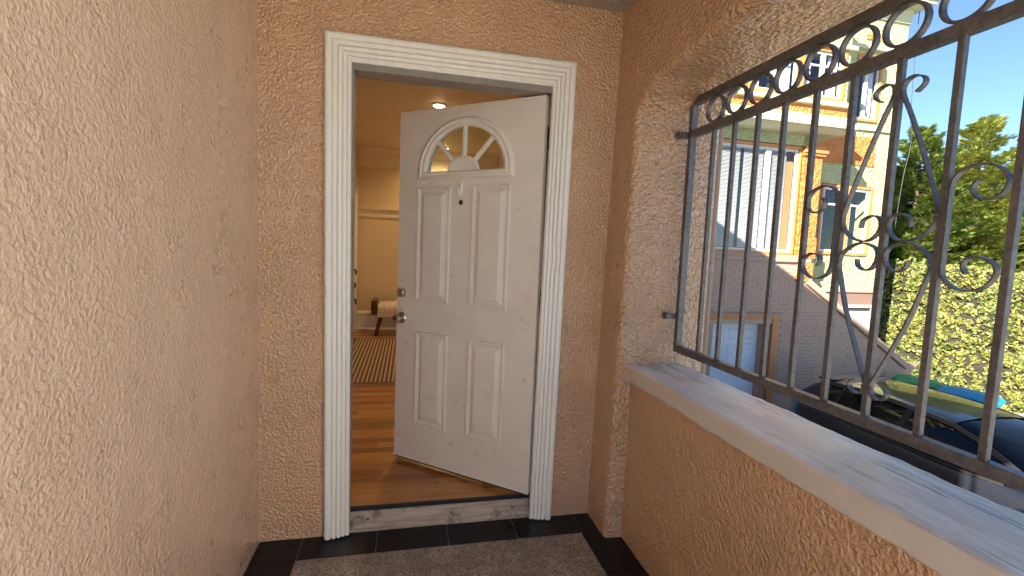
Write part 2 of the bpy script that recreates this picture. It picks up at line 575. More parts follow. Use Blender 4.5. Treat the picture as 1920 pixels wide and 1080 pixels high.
def profile_sweep(name, mat, parent, prof, axis_pts, fn, s=1.0):
    """prof: plan points; fn(px, py, t) -> Vector; noise along approximate normal"""
    rows = []
    n = len(prof)
    for t in axis_pts:
        base = [fn(a, b, t) for a, b in prof]
        nxt = [fn(a, b, t + 0.01) for a, b in prof]
        r = []
        for i in range(n):
            d = base[min(i + 1, n - 1)] - base[max(i - 1, 0)]
            nn = d.cross(nxt[i] - base[i])
            nn = nn.normalized() if nn.length > 1e-9 else Vector((0, 0, 0))
            r.append(base[i] + nn * dn(base[i], s))
        rows.append(r)
    return MB().grid(rows).build(name, mat, parent, smooth=True)

def dense(pts, step):
    out = []
    for a, b in zip(pts[:-1], pts[1:]):
        L = math.hypot(b[0] - a[0], b[1] - a[1])
        k = max(1, int(L / step))
        for i in range(k):
            out.append((a[0] + (b[0] - a[0]) * i / k, a[1] + (b[1] - a[1]) * i / k))
    out.append(pts[-1])
    return out

def frange(a, b, n):
    return [a + (b - a) * i / n for i in range(n + 1)]

GZ = -1.95          # driveway level
ZC = 2.595          # porch ceiling
XL = -0.28          # left wall
FRONT = -2.98        # open front of the porch

REND = -2.10        # end of the porch roof
LAND = -4.6         # front edge of the landing, lengthened out of view to bounce sunlight
# ------------------------------------------------------------------ ground
g = MB().grid([[Vector((x, y, GZ)) for x in (-400, -20, 3, 30, 400)] for y in (-400, -20, 3, 30, 400)]).build('ground', 'concrete')
tag(g, kind='structure')

# ------------------------------------------------------------------ our house
house = empty('stucco_house', (-3, 3, GZ), 'low tan stucco house body around the porch and hallway', 'house')
boxo('side_block', 'stucco', house, -8, -0.46, 0.003, 9, GZ, 4.45)
boxo('front_block', 'stucco', house, -8, -0.296, FRONT, 0.0, GZ, 4.45)
boxo('back_block', 'stucco', house, -0.46, 1.84, 5.16, 9, GZ, 2.9)
boxo('foundation', 'stucco', house, -0.46, 1.72, LAND, 5.16, GZ, -0.03)
boxo('porch_roof', 'stucco', house, -0.295, 1.85, REND, 0.002, 2.905, 4.45)
boxo('roof', 'stucco', house, -0.455, 1.85, 0.004, 9, 2.905, 4.45)
sw = MB()
sw.box(1.72, 1.82, 0.10, 1.7, GZ, 2.9)
sw.box(1.72, 1.82, 3.0, 5.16, GZ, 2.9)
sw.box(1.72, 1.82, 1.7, 3.0, GZ, 0.72)
sw.box(1.72, 1.82, 1.7, 3.0, 2.44, 2.9)
sw.build('side_wall', 'stucco', house)

# porch walls
lw = sheet('porch_wall', 'stucco_fine_lit', None, (XL, FRONT, -0.01), (0, 1, 0), (0, 0, 1), -FRONT + 0.002, ZC + 0.02, 0.018)
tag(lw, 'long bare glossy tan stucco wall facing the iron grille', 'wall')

ew = empty('entry_wall', (0.5, 0, 0), 'tan stucco wall around the white front door frame', 'wall')
sheet('wall_panel', 'stucco', ew, (XL - 0.01, 0, -0.01), (1, 0, 0), (0, 0, 1), 0.37, ZC + 0.02, 0.014)
sheet('wall_panel', 'stucco', ew, (1.088, 0, -0.01), (1, 0, 0), (0, 0, 1), 0.312, ZC + 0.02, 0.014)
sheet('wall_panel', 'stucco', ew, (0.080, 0, 2.24), (1, 0, 0), (0, 0, 1), 1.008, ZC - 2.23, 0.014)
MB().box(-0.46, 0.085, 0.012, 0.10, -0.05, 2.9).box(1.055, 1.82, 0.012, 0.10, -0.05, 2.9).box(0.085, 1.055, 0.012, 0.10, 2.22, 2.9).build('backing', 'cream', ew)

sidew = empty('porch_side_wall', (1.6, -1.2, 0), 'tan stucco side wall with the open grille window and low parapet', 'wall')
def lean(x, z):
    k = max(0.0, min(1.0, (1.80 - x) / 0.44))
    return x + (z * 0.016 - 0.020) * k
def arc(cx, cy, r, a0, a1, n=5):
    return [(cx + r * math.cos(rad(a0 + (a1 - a0) * i / n)), cy + r * math.sin(rad(a0 + (a1 - a0) * i / n))) for i in range(n + 1)]
pier_prof = dense([(1.362, 0.015), (1.362, -0.2)], 0.014)[:-1] + arc(1.387, -0.2, 0.025, 180, 270) + \
    dense([(1.40, -0.225), (1.79, -0.225)], 0.014) + arc(1.795, -0.2, 0.025, 270, 360) + [(1.82, -0.1), (1.82, 0.05), (1.82, 0.102)]
profile_sweep('pier', 'stucco_rough', sidew, pier_prof, frange(-0.01, 2.62, 175), lambda a, b, t: Vector((lean(a, t), b, t)), 1.3)
boxo('pier_footing', 'stucco', sidew, 1.41, 1.815, -0.205, 0.10, GZ, -0.012)
ZK = [(-0.20, 1.98), (-0.235, 2.045), (-0.30, 2.105), (-0.41, 2.150), (-0.67, 2.168), (-0.94, 2.190), (-1.6, 2.205), (FRONT, 2.21)]
def zs(y):
    for (a, za), (b, zb) in zip(ZK[:-1], ZK[1:]):
        if y >= b:
            t = (y - a) / (b - a)
            return za + (zb - za) * t
    return ZK[-1][1]
hp = [('i', k) for k in range(0, 30)]
def header_rows():
    rows = []
    y = -0.2005
    while y > REND:
        z = zs(y)
        pr = []
        for k in range(24):
            zz = ZC + 0.02 - (ZC + 0.02 - z - 0.03) * k / 24
            pr.append(Vector((lean(1.362, zz), y, zz)))
        for k in range(6):
            a = rad(180 + 90 * k / 5)
            pr.append(Vector((lean(1.362, z) + 0.03 + 0.03 * math.cos(a), y, z + 0.03 + 0.03 * math.sin(a))))
        for k in range(1, 24):
            xx = lean(1.362, z) + 0.03 + (1.79 - 1.402) * k / 24
            pr.append(Vector((xx, y, z + 0.03 * k / 24)))
        for k in range(6):
            a = rad(270 + 90 * k / 5)
            pr.append(Vector((1.79 + 0.03 * math.cos(a), y, z + 0.06 + 0.03 * math.sin(a))))
        pr.append(Vector((1.82, y, 2.904)))
        rows.append(pr)
        y -= 0.016
    out = []
    for i, r in enumerate(rows):
        o = []
        for j, p in enumerate(r):
            d = r[min(j + 1, len(r) - 1)] - r[max(j - 1, 0)]
            nn = d.cross(Vector((0, 1, 0))).normalized()
            o.append(p + nn * dn(p, 1.3))
        out.append(o)
    return out
MB().grid(header_rows()).build('header', 'stucco_rough', sidew, smooth=True)
sheet('parapet', 'stucco', sidew, (1.432, -2.20, -0.01), (0, 1, 0), (0, 0, 1), 1.98, 0.83, 0.016, 1.0)
boxo('parapet_core', 'stucco', sidew, 1.446, 1.70, -2.19, -0.21, GZ, 0.80)

boxo('bounce_wall', 'bounce', sidew, 1.432, 1.70, -4.5, -2.20, GZ, 1.75, bevel=0.02)  # unseen wall added to bounce sunlight onto the porch walls
def cap_mesh():
    rows = []
    y = -0.2215
    x0, x1, z0, z1, r = 1.410, 1.708, 0.792, 0.871, 0.012
    while y > -2.19:
        pr = []
        pts = arc(x1 - r, z0 + r, r, -90, 0, 3) + arc(x1 - r, z1 - r, r, 0, 90, 3) + \
            [(x1 - r - (x1 - x0 - 2 * r) * k / 14, z1) for k in range(1, 14)] + arc(x0 + r, z1 - r, r, 90, 180, 3) + \
            [(x0, z1 - r - (z1 - z0 - 2 * r) * k / 5) for k in range(1, 5)] + arc(x0 + r, z0 + r, r, 180, 270, 3)
        for (a, b) in pts:
            w = Vector((a, y, b))
            q = 0.0035 * noise.noise(w * 9) + 0.0018 * noise.noise(w * 28)
            e = 0.006 * max(0, noise.noise(Vector((2.1, y * 16, 0)))) if (b < z0 + 0.02 and a < x0 + 0.03) else 0
            pr.append(Vector((a + q * 0.8, y, b + q - e)))
        rows.append(pr)
        y -= 0.014
    return MB().grid(rows, True, True)
cap_mesh().build('sill_cap', 'cap', sidew, smooth=True, angle=60)['label'] = 'weathered white painted sill cap with grey worn streaks'

pc = sheet('porch_ceiling', 'ceiling', None, (XL - 0.02, REND, ZC), (0, 1, 0), (1, 0, 0), -REND + 0.01, 1.72, 0.02)
tag(pc, kind='structure')

# downspout on the outer corner
ds = empty('downspout', (1.9, -0.08, GZ), 'thin tan metal rain pipe on the outside corner of the porch', 'pipe')
pr = []
for k in range(40):
    a = 2 * math.pi * k / 40
    rr = 0.036 + 0.004 * math.cos(a * 10)
    pr.append((rr * math.cos(a), rr * math.sin(a)))
rows = [[Vector((1.884 + a, -0.09 + b, z)) for a, b in pr] for z in (GZ, 3.2)]
MB().grid(rows, True, True).build('pipe', 'tan_trim', ds, smooth=True, angle=50)
for z in (0.2, 1.35, 2.5):
    MB().lathe([(0.043, z - 0.02), (0.043, z + 0.02)], Matrix.Translation((1.884, -0.09, 0)), 24).box(1.82, 1.86, -0.10, -0.08, z - 0.015, z + 0.015).build('strap', 'brown_trim', ds)

# ------------------------------------------------------------------ porch floor
pf = boxo('porch_floor', 'grout', None, -0.30, 1.445, LAND, 0.012, -0.025, -0.0035)
tag(pf, kind='structure')
def tile(x0, x1, y0, y1, nm='tile', mt='tile'):
    gq = 0.0017
    return boxo(nm, mt, pf, x0 + gq, x1 - gq, y0 + gq, y1 - gq, -0.012, random.uniform(-0.0005, 0.0005), bevel=0.0012)
xs = [XL, -0.09, 0.25, 0.585, 0.92, 1.255, 1.345]
for a, b in zip(xs[:-1], xs[1:]):
    tile(a, b, -0.16, 0.011)
y = -0.16
k = 0
while y > LAND + 0.1:
    y2 = max(LAND, y - 0.335)
    tile(XL, -0.09, y2, y)
    y = y2
y, y2 = -0.16, -0.46
tile(1.247, 1.44, -0.46, -0.162)
y = -0.46
while y > LAND + 0.1:
    y2 = max(LAND, y - 0.335)
    tile(1.247, 1.44, y2, y)
    y = y2
tile(-0.09, 1.247, LAND, -0.16, 'aggregate_panel', 'aggregate')

# ------------------------------------------------------------------ door frame
df = empty('door_frame', (0.57, -0.02, 0), 'white fluted door casing with heavy old paint set in tan stucco', 'door frame')
CP = [(0.0, 0.0), (0.0, 0.016), (0.005, 0.022), (0.013, 0.022), (0.0150, 0.013), (0.0175, 0.013), (0.0200, 0.025), (0.031, 0.027), (0.0335, 0.017),
      (0.0360, 0.017), (0.0385, 0.031), (0.051, 0.033), (0.0535, 0.021), (0.0565, 0.021), (0.0590, 0.036), (0.072, 0.038), (0.0745, 0.027), (0.0775, 0.027),
      (0.081, 0.041), (0.098, 0.043), (0.107, 0.038), (0.111, 0.028), (0.113, 0.0)]
XI0, XI1, ZI = 0.104, 1.032, 2.200
def casing(which):
    rows = []
    N = 90 if which != 'head' else 60
    for i in range(N + 1):
        t = i / N
        r = []
        for d, h in CP:
            if which == 'head':
                a, b = XI0 - d, XI1 + d
                p = Vector((a + (b - a) * t, -h, ZI + d + 0.006 * (a + (b - a) * t)))
            else:
                x = XI0 - d + 0.014 * (1 - t) if which == 'left' else XI1 + d - 0.018 * (1 - t)
                top = ZI + d + 0.006 * x
                zb = 0.006 + (0.006 * noise.noise(Vector((d * 160, 3, 0))))
                p = Vector((x, -h, zb + (top - zb) * t))
            q = 0.0011 * noise.noise(p * 22) + 0.0006 * noise.noise(p * 70)
            p = p + Vector((q * 0.8, -abs(q) if h > 0.005 else 0.0, q))
            if which == 'right' and 0.02 < d < 0.08:
                p.x += 0.006 * math.exp(-((p.z - 1.36) / 0.05) ** 2)
            r.append(p)
        rows.append(r)
    mb = MB().grid(rows)
    n = len(CP)
    mb.f.append(tuple(range(n)))
    return mb
casing('left').build('side_casing', 'casing', df, smooth=True, angle=28)
casing('right').build('side_casing', 'casing', df, smooth=True, angle=28)
casing('head').build('head_casing', 'casing', df, smooth=True, angle=28)
boxo('jamb', 'jamb', df, 0.092, 0.114, -0.010, 0.098, 0.03, 2.20, bevel=0.002)
boxo('jamb', 'jamb', df, 1.040, 1.054, -0.010, 0.040, 0.0, 2.20, bevel=0.002)
boxo('head_jamb', 'jamb', df, 0.1145, 1.0395, -0.010, 0.098, 2.168, 2.204, bevel=0.002)
boxo('drip_strip', 'casing', df, 0.106, 1.032, -0.022, -0.0105, 2.196, 2.208, bevel=0.001)
for z in [0.25 + 0.24 * k for k in range(8)]:
    for x, dx in ((0.1145, 1), (1.0395, -1)):
        MB().lathe([(0.004, 0), (0.004, 0.002)], Matrix.Translation((x, 0.02, z)) @ Matrix.Rotation(rad(90 * dx), 4, 'Y'), 10).build('screw', 'screw', df)
th = MB()
th.prism([(0.010, -0.003), (0.060, -0.003), (0.060, 0.080), (0.052, 0.080), (0.014, 0.022), (0.010, 0.016)], lambda a, b, t: Vector((t, a, b)), 0.1142, 1.0398)
th.build('threshold', 'threshold', df, bevel=0.003)['label'] = 'worn grey wooden threshold plank'
for x in (0.20, 0.61, 0.93):
    MB().lathe([(0.006, 0.0), (0.005, 0.002)], Matrix.Translation((x, 0.032, 0.0495)) @ Matrix.Rotation(rad(57), 4, 'X'), 10).build('nail', 'screw', df)
boxo('weather_strip', 'black', df, 0.1145, 1.0395, 0.0602, 0.0680, 0.0, 0.102, bevel=0.003)
for z0, z1 in ((1.905, 2.02), (1.10, 1.205), (0.295, 0.40)):
    MB().box(1.020, 1.0395, 0.0335, 0.038, z0, z1).tube([(1.031, 0.040, z0), (1.031, 0.040, z1)], 0.007, 10).build('hinge', 'black', df)

# ------------------------------------------------------------------ front door (hinged at the right, swung inwards)
TH = 0.6938
HX, HY, HZ = 1.004, 0.000, 0.129
fd = empty('front_door', (HX, HY, HZ), 'off-white panelled front door with half-round fanlight, standing ajar', 'door')
Dv = Vector((-math.cos(TH), math.sin(TH), 0))
Nv = Vector((-math.sin(TH), -math.cos(TH), 0))   # towards the porch
def L(s, z, h=0.0):
    """point on the leaf: s from hinge, z up, h out of the porch face"""
    return Vector((HX, HY, HZ)) + Dv * s + Vector((0, 0, z)) + Nv * h
DW, DH, DT = 0.906, 2.030, 0.038
FC, FZ, FA, FB = 0.462, 1.684, 0.250, 0.238       # fanlight centre, base, half width, height
def leaf():
    mb = MB()
    K = 28
    ell = [(FC + FA * math.cos(math.pi * k / K), FZ + FB * math.sin(math.pi * k / K)) for k in range(K + 1)]
    quads = []
    quads.append([(0, 0), (DW, 0), (DW, FZ), (FC + FA, FZ), (FC - FA, FZ), (0, FZ)])
    quads.append([(0, FZ), (FC - FA, FZ), (FC - FA, DH), (0, DH)])
    quads.append([(FC + FA, FZ), (DW, FZ), (DW, DH), (FC + FA, DH)])
    for a, b in zip(ell[:-1], ell[1:]):
        quads.append([b, a, (a[0], DH), (b[0], DH)])
    for q in quads:
        mb.add([L(s, z, 0) for s, z in q], [tuple(range(len(q)))])
        mb.add([L(s, z, -DT) for s, z in q], [tuple(range(len(q)))[::-1]])
    out = [(0, 0), (DW, 0), (DW, DH), (0, DH)]
    for a, b in zip(out, out[1:] + out[:1]):
        mb.add([L(*a, 0), L(*b, 0), L(*b, -DT), L(*a, -DT)], [(0, 1, 2, 3)])
    hole = ell + [ell[0]]
    for a, b in zip(hole[:-1], hole[1:]):
        mb.add([L(*a, 0), L(*b, 0), L(*b, -DT), L(*a, -DT)], [(0, 1, 2, 3)])
    me = mb.mesh('leaf')
    bm = bmesh.new()
    bm.from_mesh(me)
    bmesh.ops.remove_doubles(bm, verts=bm.verts, dist=1e-5)
    bmesh.ops.recalc_face_normals(bm, faces=bm.faces)
    bm.to_mesh(me)
    bm.free()
    return me
link_mesh('leaf', leaf(), 'door', fd)
boxes = [(0.540, 0.768, 0.952, 1.604), (0.172, 0.402, 0.952, 1.612), (0.534, 0.757, 0.228, 0.778), (0.169, 0.398, 0.226, 0.776)]
PP = [(0.0, 0.0005), (0.003, 0.0095), (0.009, 0.0105), (0.013, 0.0022), (0.017, 0.0018), (0.020, 0.0065), (0.024, 0.0012), (0.052, 0.0125), (0.055, 0.0130)]
for (s0, s1, z0, z1) in boxes:
    for hs in (1,):
        rows = []
        for d, h in PP:
            rows.append([L(s0 + d, z0 + d, h), L(s1 - d, z0 + d, h), L(s1 - d, z1 - d, h), L(s0 + d, z1 - d, h)])
        mb = MB().grid(rows, True)
        mb.f.append(tuple(len(mb.v) - 4 + i for i in range(4)))
        mb.build('panel', 'door', fd)
fan = empty('fanlight', (0, 0, 0), None, None)
fan.parent = fd
fan.location = L(FC, FZ) - Vector((HX, HY, HZ))
def fan_ring():
    mb = MB()
    K = 36
    prof = [(0.056, 0.0005), (0.052, 0.010), (0.044, 0.016), (0.034, 0.017), (0.028, 0.011), (0.020, 0.010), (0.014, 0.014), (0.004, 0.012), (-0.004, 0.004), (-0.004, -0.012)]
    rows = []
    path = [('a', math.pi * k / K) for k in range(K + 1)]
    for _, a in path:
        r = []
        for d, h in prof:
            s = FC + (FA + d) * math.cos(a)
            z = FZ + (FB + d * 0.86) * math.sin(a)
            r.append((s, z, h, d))
        rows.append(r)
    # close along the base with mitred ends
    n = len(prof)
    base_r = [(FC + FA + d, FZ - d * 0.75, h, d) for d, h in prof]
    base_l = [(FC - FA - d, FZ - d * 0.75, h, d) for d, h in prof]
    allr = [base_l] + rows[::-1] + [base_r]
    allr = [[L(s, z, h) for s, z, h, d in r] for r in allr]
    mb.grid(allr)
    mb.grid([[L(s, z, h) for s, z, h, d in base_l], [L(s, z, h) for s, z, h, d in base_r]])
    return mb
fan_ring().build('fanlight_frame', 'door_trim', fan, smooth=True, angle=35)
hub = []
for d, h in [(0.0, 0.002), (0.0, 0.012), (0.010, 0.016), (0.020, 0.013), (0.030, 0.011)]:
    hub.append([L(FC + (0.100 - d) * math.cos(math.pi * k / 20), FZ + 0.002 + (0.078 - d) * math.sin(math.pi * k / 20), h) for k in range(21)])
hb = MB().grid(hub)
hb.f.append(tuple(len(hb.v) - 21 + i for i in range(21)))
hb.build('hub', 'door_trim', fan, smooth=True, angle=40)
for a in (45, 90, 135):
    ca, sa = math.cos(rad(a)), math.sin(rad(a))
    p0 = (FC + 0.088 * ca, FZ + 0.070 * sa)
    p1 = (FC + (FA - 0.001) * ca, FZ + (FB - 0.001) * sa)
    t = Vector((p1[0] - p0[0], p1[1] - p0[1])).normalized()
    nn = Vector((-t.y, t.x))
    rows = []
    for w, h in [(-0.012, -0.008), (-0.012, 0.006), (-0.007, 0.010), (0.007, 0.010), (0.012, 0.006), (0.012, -0.008)]:
        rows.append([L(p0[0] + nn.x * w, p0[1] + nn.y * w, h), L(p1[0] + nn.x * w, p1[1] + nn.y * w, h)])
    MB().grid(rows).build('muntin', 'door_trim', fan)
for a0, a1 in ((0, 45), (45, 90), (90, 135), (135, 180)):
    K = 10
    pts = [(FC + FA * math.cos(rad(a0 + (a1 - a0) * k / K)), FZ + FB * math.sin(rad(a0 + (a1 - a0) * k / K))) for k in range(K + 1)] + \
          [(FC + 0.06 * math.cos(rad(a1)), FZ + 0.05 * math.sin(rad(a1)) + 0.001), (FC + 0.06 * math.cos(rad(a0)), FZ + 0.05 * math.sin(rad(a0)) + 0.001)]
    MB().prism(pts, lambda a, b, t: L(a, b, t), -0.022, -0.018).build('pane', 'glass', fan)

FR = Matrix((Dv, Vector((0, 0, 1)), Nv)).transposed().to_4x4()
def at(s, z, h=0.0):
    mm = FR.copy()
    mm.translation = L(s, z, h)
    return mm
kb = empty('door_knob', (0, 0, 0), None, None)
kb.parent = fd
kb.location = L(0.872, 0.846) - Vector((HX, HY, HZ))
MB().lathe([(0.0, 0.0), (0.033, 0.0), (0.034, 0.004), (0.030, 0.010), (0.018, 0.014)], at(0.866, 0.846), 32).build('rosette', 'nickel', kb, smooth=True, angle=40)
MB().lathe([(0.012, 0.012), (0.012, 0.030), (0.020, 0.036), (0.027, 0.044), (0.028, 0.054), (0.024, 0.064), (0.014, 0.067), (0.013, 0.064), (0.002, 0.064)], at(0.866, 0.846), 32).build('knob', 'nickel', kb, smooth=True, angle=40)
MB().lathe([(0.010, 0.064), (0.010, 0.0665), (0.002, 0.0668)], at(0.866, 0.846), 20).build('keyhole', 'brass_dark', kb)
MB().lathe([(0.0, 0.0), (0.028, 0.0), (0.029, 0.004), (0.024, 0.022), (0.020, 0.025), (0.019, 0.023), (0.002, 0.023)], at(0.866, 0.994), 32).build('deadbolt', 'nickel', fd, smooth=True, angle=35)
MB().lathe([(0.0, 0.0), (0.013, 0.0), (0.014, 0.003), (0.009, 0.006), (0.008, 0.003), (0.001, 0.0035)], at(0.474, 1.516), 24).build('peephole', 'brass_dark', fd, smooth=True, angle=40)
hk = [(0.474, 1.622, 0.003), (0.474, 1.60, 0.0045), (0.474, 1.572, 0.006), (0.474, 1.556, 0.012), (0.474, 1.556, 0.022), (0.474, 1.572, 0.028), (0.474, 1.588, 0.028)]
hkp = catmull([L(*q) for q in hk], 5)
mbh = MB()
mbh.tube(hkp, [0.0075 - 0.003 * i / len(hkp) for i in range(len(hkp))], 10)
mbh.prism([(0.466, 1.566), (0.482, 1.566), (0.480, 1.616), (0.474, 1.626), (0.468, 1.616)], lambda a, b, t: L(a, b, t), 0.0008, 0.006)
mbh.build('hook', 'plastic', fd, smooth=True, angle=40)
MB().prism([(0.004, -0.012), (DW - 0.004, -0.012), (DW - 0.004, -0.0005), (0.004, -0.0005)], lambda a, b, t: L(a, b, t), -0.040, -0.006).build('door_sweep', 'black', fd)
MB().prism([(0.0, 0.001), (0.907, 0.001), (0.907, 0.014), (0.0, 0.014)], lambda a, b, t: L(a, b, t), 0.0006, 0.004).build('kick_strip', 'door_trim', fd, bevel=0.001)

# ------------------------------------------------------------------ iron grille
XG = 1.64
gr = empty('iron_grille', (XG, -1.2, 0.95), 'grey wrought iron window grille with rings and scrolls above the sill', 'grille')
Y0, Y1 = -0.258, -1.79
bt = 0.008
def bar(y, z0, z1, hw=0.008, nm='bar'):
    boxo(nm, 'iron', gr, XG - hw, XG + hw, y - hw, y + hw, z0, z1, bevel=0.0012)
rh = 0.0155
for nm, z0, z1 in (('bottom_rail', 0.946, 0.977), ('middle_rail', 1.952, 1.984), ('top_rail', 2.096, 2.128)):
    yy = Y0 - 0.013 if nm != 'middle_rail' else -0.229
    boxo(nm, 'iron', gr, XG - rh, XG + rh, Y1, Y0 - 0.0262, z0, z1, bevel=0.002)
boxo('frame_post', 'iron', gr, XG - rh, XG + rh, Y0 - 0.0260, Y0, 0.946, 2.128, bevel=0.002)
boxo('frame_post', 'iron', gr, XG - rh, XG + rh, Y1 - 0.0262, Y1 - 0.0002, 0.85, 2.128, bevel=0.002)
BY = [-0.432, -0.564, -0.694, -0.822, -0.952, -1.083, -1.2185, -1.360, -1.500, -1.636]
for y in BY:
    bar(y, 0.9772, 1.9518)
def strap(name, pts, w=0.016, t=0.0042, k=5, off=0.0):
    P = catmull([(0, a, b) for a, b in pts], k)
    rows = []
    for i, p in enumerate(P):
        tt = (P[min(i + 1, len(P) - 1)] - P[max(i - 1, 0)]).normalized()
        n2 = Vector((0, -tt.z, tt.y)) * (t / 2)
        x0, x1 = XG - w / 2 + off, XG + w / 2 + off
        rows.append([Vector((x0, *(p + n2).yz)), Vector((x1, *(p + n2).yz)), Vector((x1, *(p - n2).yz)), Vector((x0, *(p - n2).yz))])
    MB().grid(rows, True, True).build(name, 'iron', gr, smooth=True, angle=40)
def ring(y):
    z, ro, ri, w = 2.040, 0.0558, 0.0480, 0.0085
    rows = []
    K = 40
    for k in range(K):
        a = 2 * math.pi * k / K
        c, s = math.cos(a), math.sin(a)
        rows.append([Vector((XG - w, y + ri * 1.06 * c, z + ri * s)), Vector((XG + w, y + ri * 1.06 * c, z + ri * s)), Vector((XG + w, y + ro * 1.06 * c, z + ro * s)), Vector((XG - w, y + ro * 1.06 * c, z + ro * s))])
    rows.append(rows[0])
    MB().grid(rows, True).build('ring', 'iron', gr, smooth=True, angle=40)
for y in BY:
    ring(y)
SC_UP = [(-1.265, 1.854), (-1.283, 1.869), (-1.281, 1.886), (-1.260, 1.897), (-1.240, 1.893), (-1.2295, 1.875), (-1.234, 1.851), (-1.258, 1.796), (-1.289, 1.717), (-1.318, 1.637), (-1.340, 1.573), (-1.3475, 1.533), (-1.338, 1.503), (-1.314, 1.481), (-1.28, 1.470), (-1.252, 1.476), (-1.233, 1.497), (-1.2295, 1.521), (-1.242, 1.538), (-1.264, 1.540), (-1.283, 1.528), (-1.287, 1.507)]
SC_LO = [(-1.289, 1.418), (-1.285, 1.400), (-1.266, 1.388), (-1.243, 1.394), (-1.2295, 1.420), (-1.234, 1.447), (-1.259, 1.461), (-1.288, 1.464), (-1.316, 1.452), (-1.340, 1.429), (-1.345, 1.396), (-1.335, 1.358), (-1.309, 1.268), (-1.279, 1.192), (-1.248, 1.117), (-1.2295, 1.074), (-1.230, 1.049), (-1.241, 1.034), (-1.260, 1.035), (-1.274, 1.051), (-1.267, 1.068)]
SC_OUT = [(-1.425, 1.607), (-1.416, 1.594), (-1.421, 1.575), (-1.438, 1.563), (-1.458, 1.564), (-1.476, 1.575), (-1.483, 1.598), (-1.476, 1.618), (-1.457, 1.636), (-1.429, 1.644), (-1.399, 1.639), (-1.378, 1.620), (-1.3715, 1.590), (-1.3713, 1.50), (-1.3715, 1.405), (-1.379, 1.375), (-1.402, 1.357), (-1.433, 1.353), (-1.461, 1.364), (-1.478, 1.387), (-1.479, 1.408), (-1.466, 1.424), (-1.443, 1.432), (-1.422, 1.427), (-1.414, 1.409), (-1.422, 1.392)]
for pts in (SC_UP, SC_LO, SC_OUT):
    strap('scroll', pts)
    strap('scroll', [(-2.437 - a, b) for a, b in pts])
wb = MB()
for y in BY:
    for zc in (0.9785, 1.9505):
        for sx in (-1, 1):
            wb.lathe([(0.0005, -0.003), (0.004, -0.001), (0.0045, 0.002), (0.0005, 0.004)], Matrix.Translation((XG + sx * 0.008, y + 0.008 * sx, zc)), 6)
for y, z in ((-1.2295, 1.521), (-1.2075, 1.521), (-1.2295, 1.42), (-1.2075, 1.42), (-1.3475, 1.533), (-1.0895, 1.533), (-1.345, 1.41), (-1.092, 1.41), (-1.2295, 1.06), (-1.2075, 1.06), (-1.2295, 1.875), (-1.2075, 1.875), (-1.28, 1.467), (-1.157, 1.467)):
    wb.lathe([(0.0005, -0.007), (0.0055, -0.003), (0.0055, 0.003), (0.0005, 0.007)], Matrix.Translation((XG - 0.004, y, z)), 7)
tag(wb.build('weld_beads', 'iron', gr, smooth=True), kind='stuff')
# wall fixings
for z, dx in ((1.968, -0.012), (1.115, -0.016)):
    f = MB()
    f.lathe([(0.0, 0.0), (0.019, 0.0), (0.019, 0.004), (0.012, 0.005), (0.012, 0.012), (0.004, 0.013)], Matrix.Translation((XG + dx - 0.035, -0.226, z)) @ Matrix.Rotation(rad(90), 4, 'X'), 16)
    f.box(XG + dx - 0.045, XG + 0.01, -0.2575, -0.235, z - 0.012, z + 0.012)
    f.build('wall_fixing', 'iron', gr, smooth=True, angle=40)

# ------------------------------------------------------------------ hallway
RX0, RX1, RY1, RZ0, RZ1 = -0.39, 1.70, 5.02, 0.10, 2.80
rf = boxo('room_floor', 'mahogany', None, RX0 - 0.05, RX1 + 0.02, 0.069, RY1 + 0.1, 0.0, 0.084)
tag(rf, kind='structure')
y = 0.069
row = 0
while y < RY1 + 0.02:
    w = 0.0762
    x = RX0 - 0.04 - random.uniform(0, 0.8)
    while x < RX1:
        ln = random.uniform(0.55, 1.7)
        a, b = max(x, RX0 - 0.04), min(x + ln, RX1 + 0.01)
        if b - a > 0.03:
            boxo('plank', 'wood', rf, a + 0.0004, b - 0.0004, y + 0.0004, y + w - 0.0004, 0.0845, 0.0999 + random.uniform(-0.0002, 0.0002), bevel=0.0006)
        x += ln
    y += w
rc = boxo('room_ceiling', 'room_ceiling', None, RX0 - 0.06, RX1 + 0.015, 0.101, RY1 + 0.1, RZ1, RZ1 + 0.09)
tag(rc, kind='structure')
bw = empty('hallway_end_wall', (0.6, RY1, RZ0), 'cream hallway end wall with crown moulding and picture rail', 'wall')
boxo('wall_panel', 'cream', bw, RX0 - 0.06, RX1 + 0.015, RY1, RY1 + 0.1, 0.05, RZ1 - 0.001)
def mould(name, prof, mat='cream_trim'):
    MB().prism(prof, lambda a, b, t: Vector((t, RY1 - 0.0005 - a, b)), RX0 + 0.003, RX1 - 0.003).build(name, mat, bw, bevel=0.003)
mould('crown_moulding', [(0, 2.51), (0.018, 2.51), (0.022, 2.545), (0.012, 2.55), (0.012, 2.68), (0.03, 2.69), (0.035, 2.72), (0.075, 2.765), (0.085, 2.798), (0, 2.798)])
mould('picture_rail', [(0, 1.79), (0.016, 1.79), (0.016, 1.885), (0.04, 1.895), (0.045, 1.92), (0, 1.925)])
mould('baseboard', [(0, 0.101), (0.03, 0.101), (0.03, 0.118), (0.018, 0.13), (0.018, 0.33), (0.024, 0.34), (0.022, 0.36), (0.008, 0.385), (0, 0.385)], 'white')
for x in (1.25, 1.52):
    boxo('pilaster_trim', 'cream_trim', bw, x, x + 0.09, RY1 - 0.03, RY1 - 0.001, 0.39, 1.785, bevel=0.004)
    boxo('pilaster_trim', 'cream_trim', bw, x, x + 0.09, RY1 - 0.03, RY1 - 0.001, 1.93, 2.505, bevel=0.004)
hl = empty('hallway_side_wall', (RX0, 2.5, RZ0), 'cream hallway side wall with white door trim at its far end', 'wall')
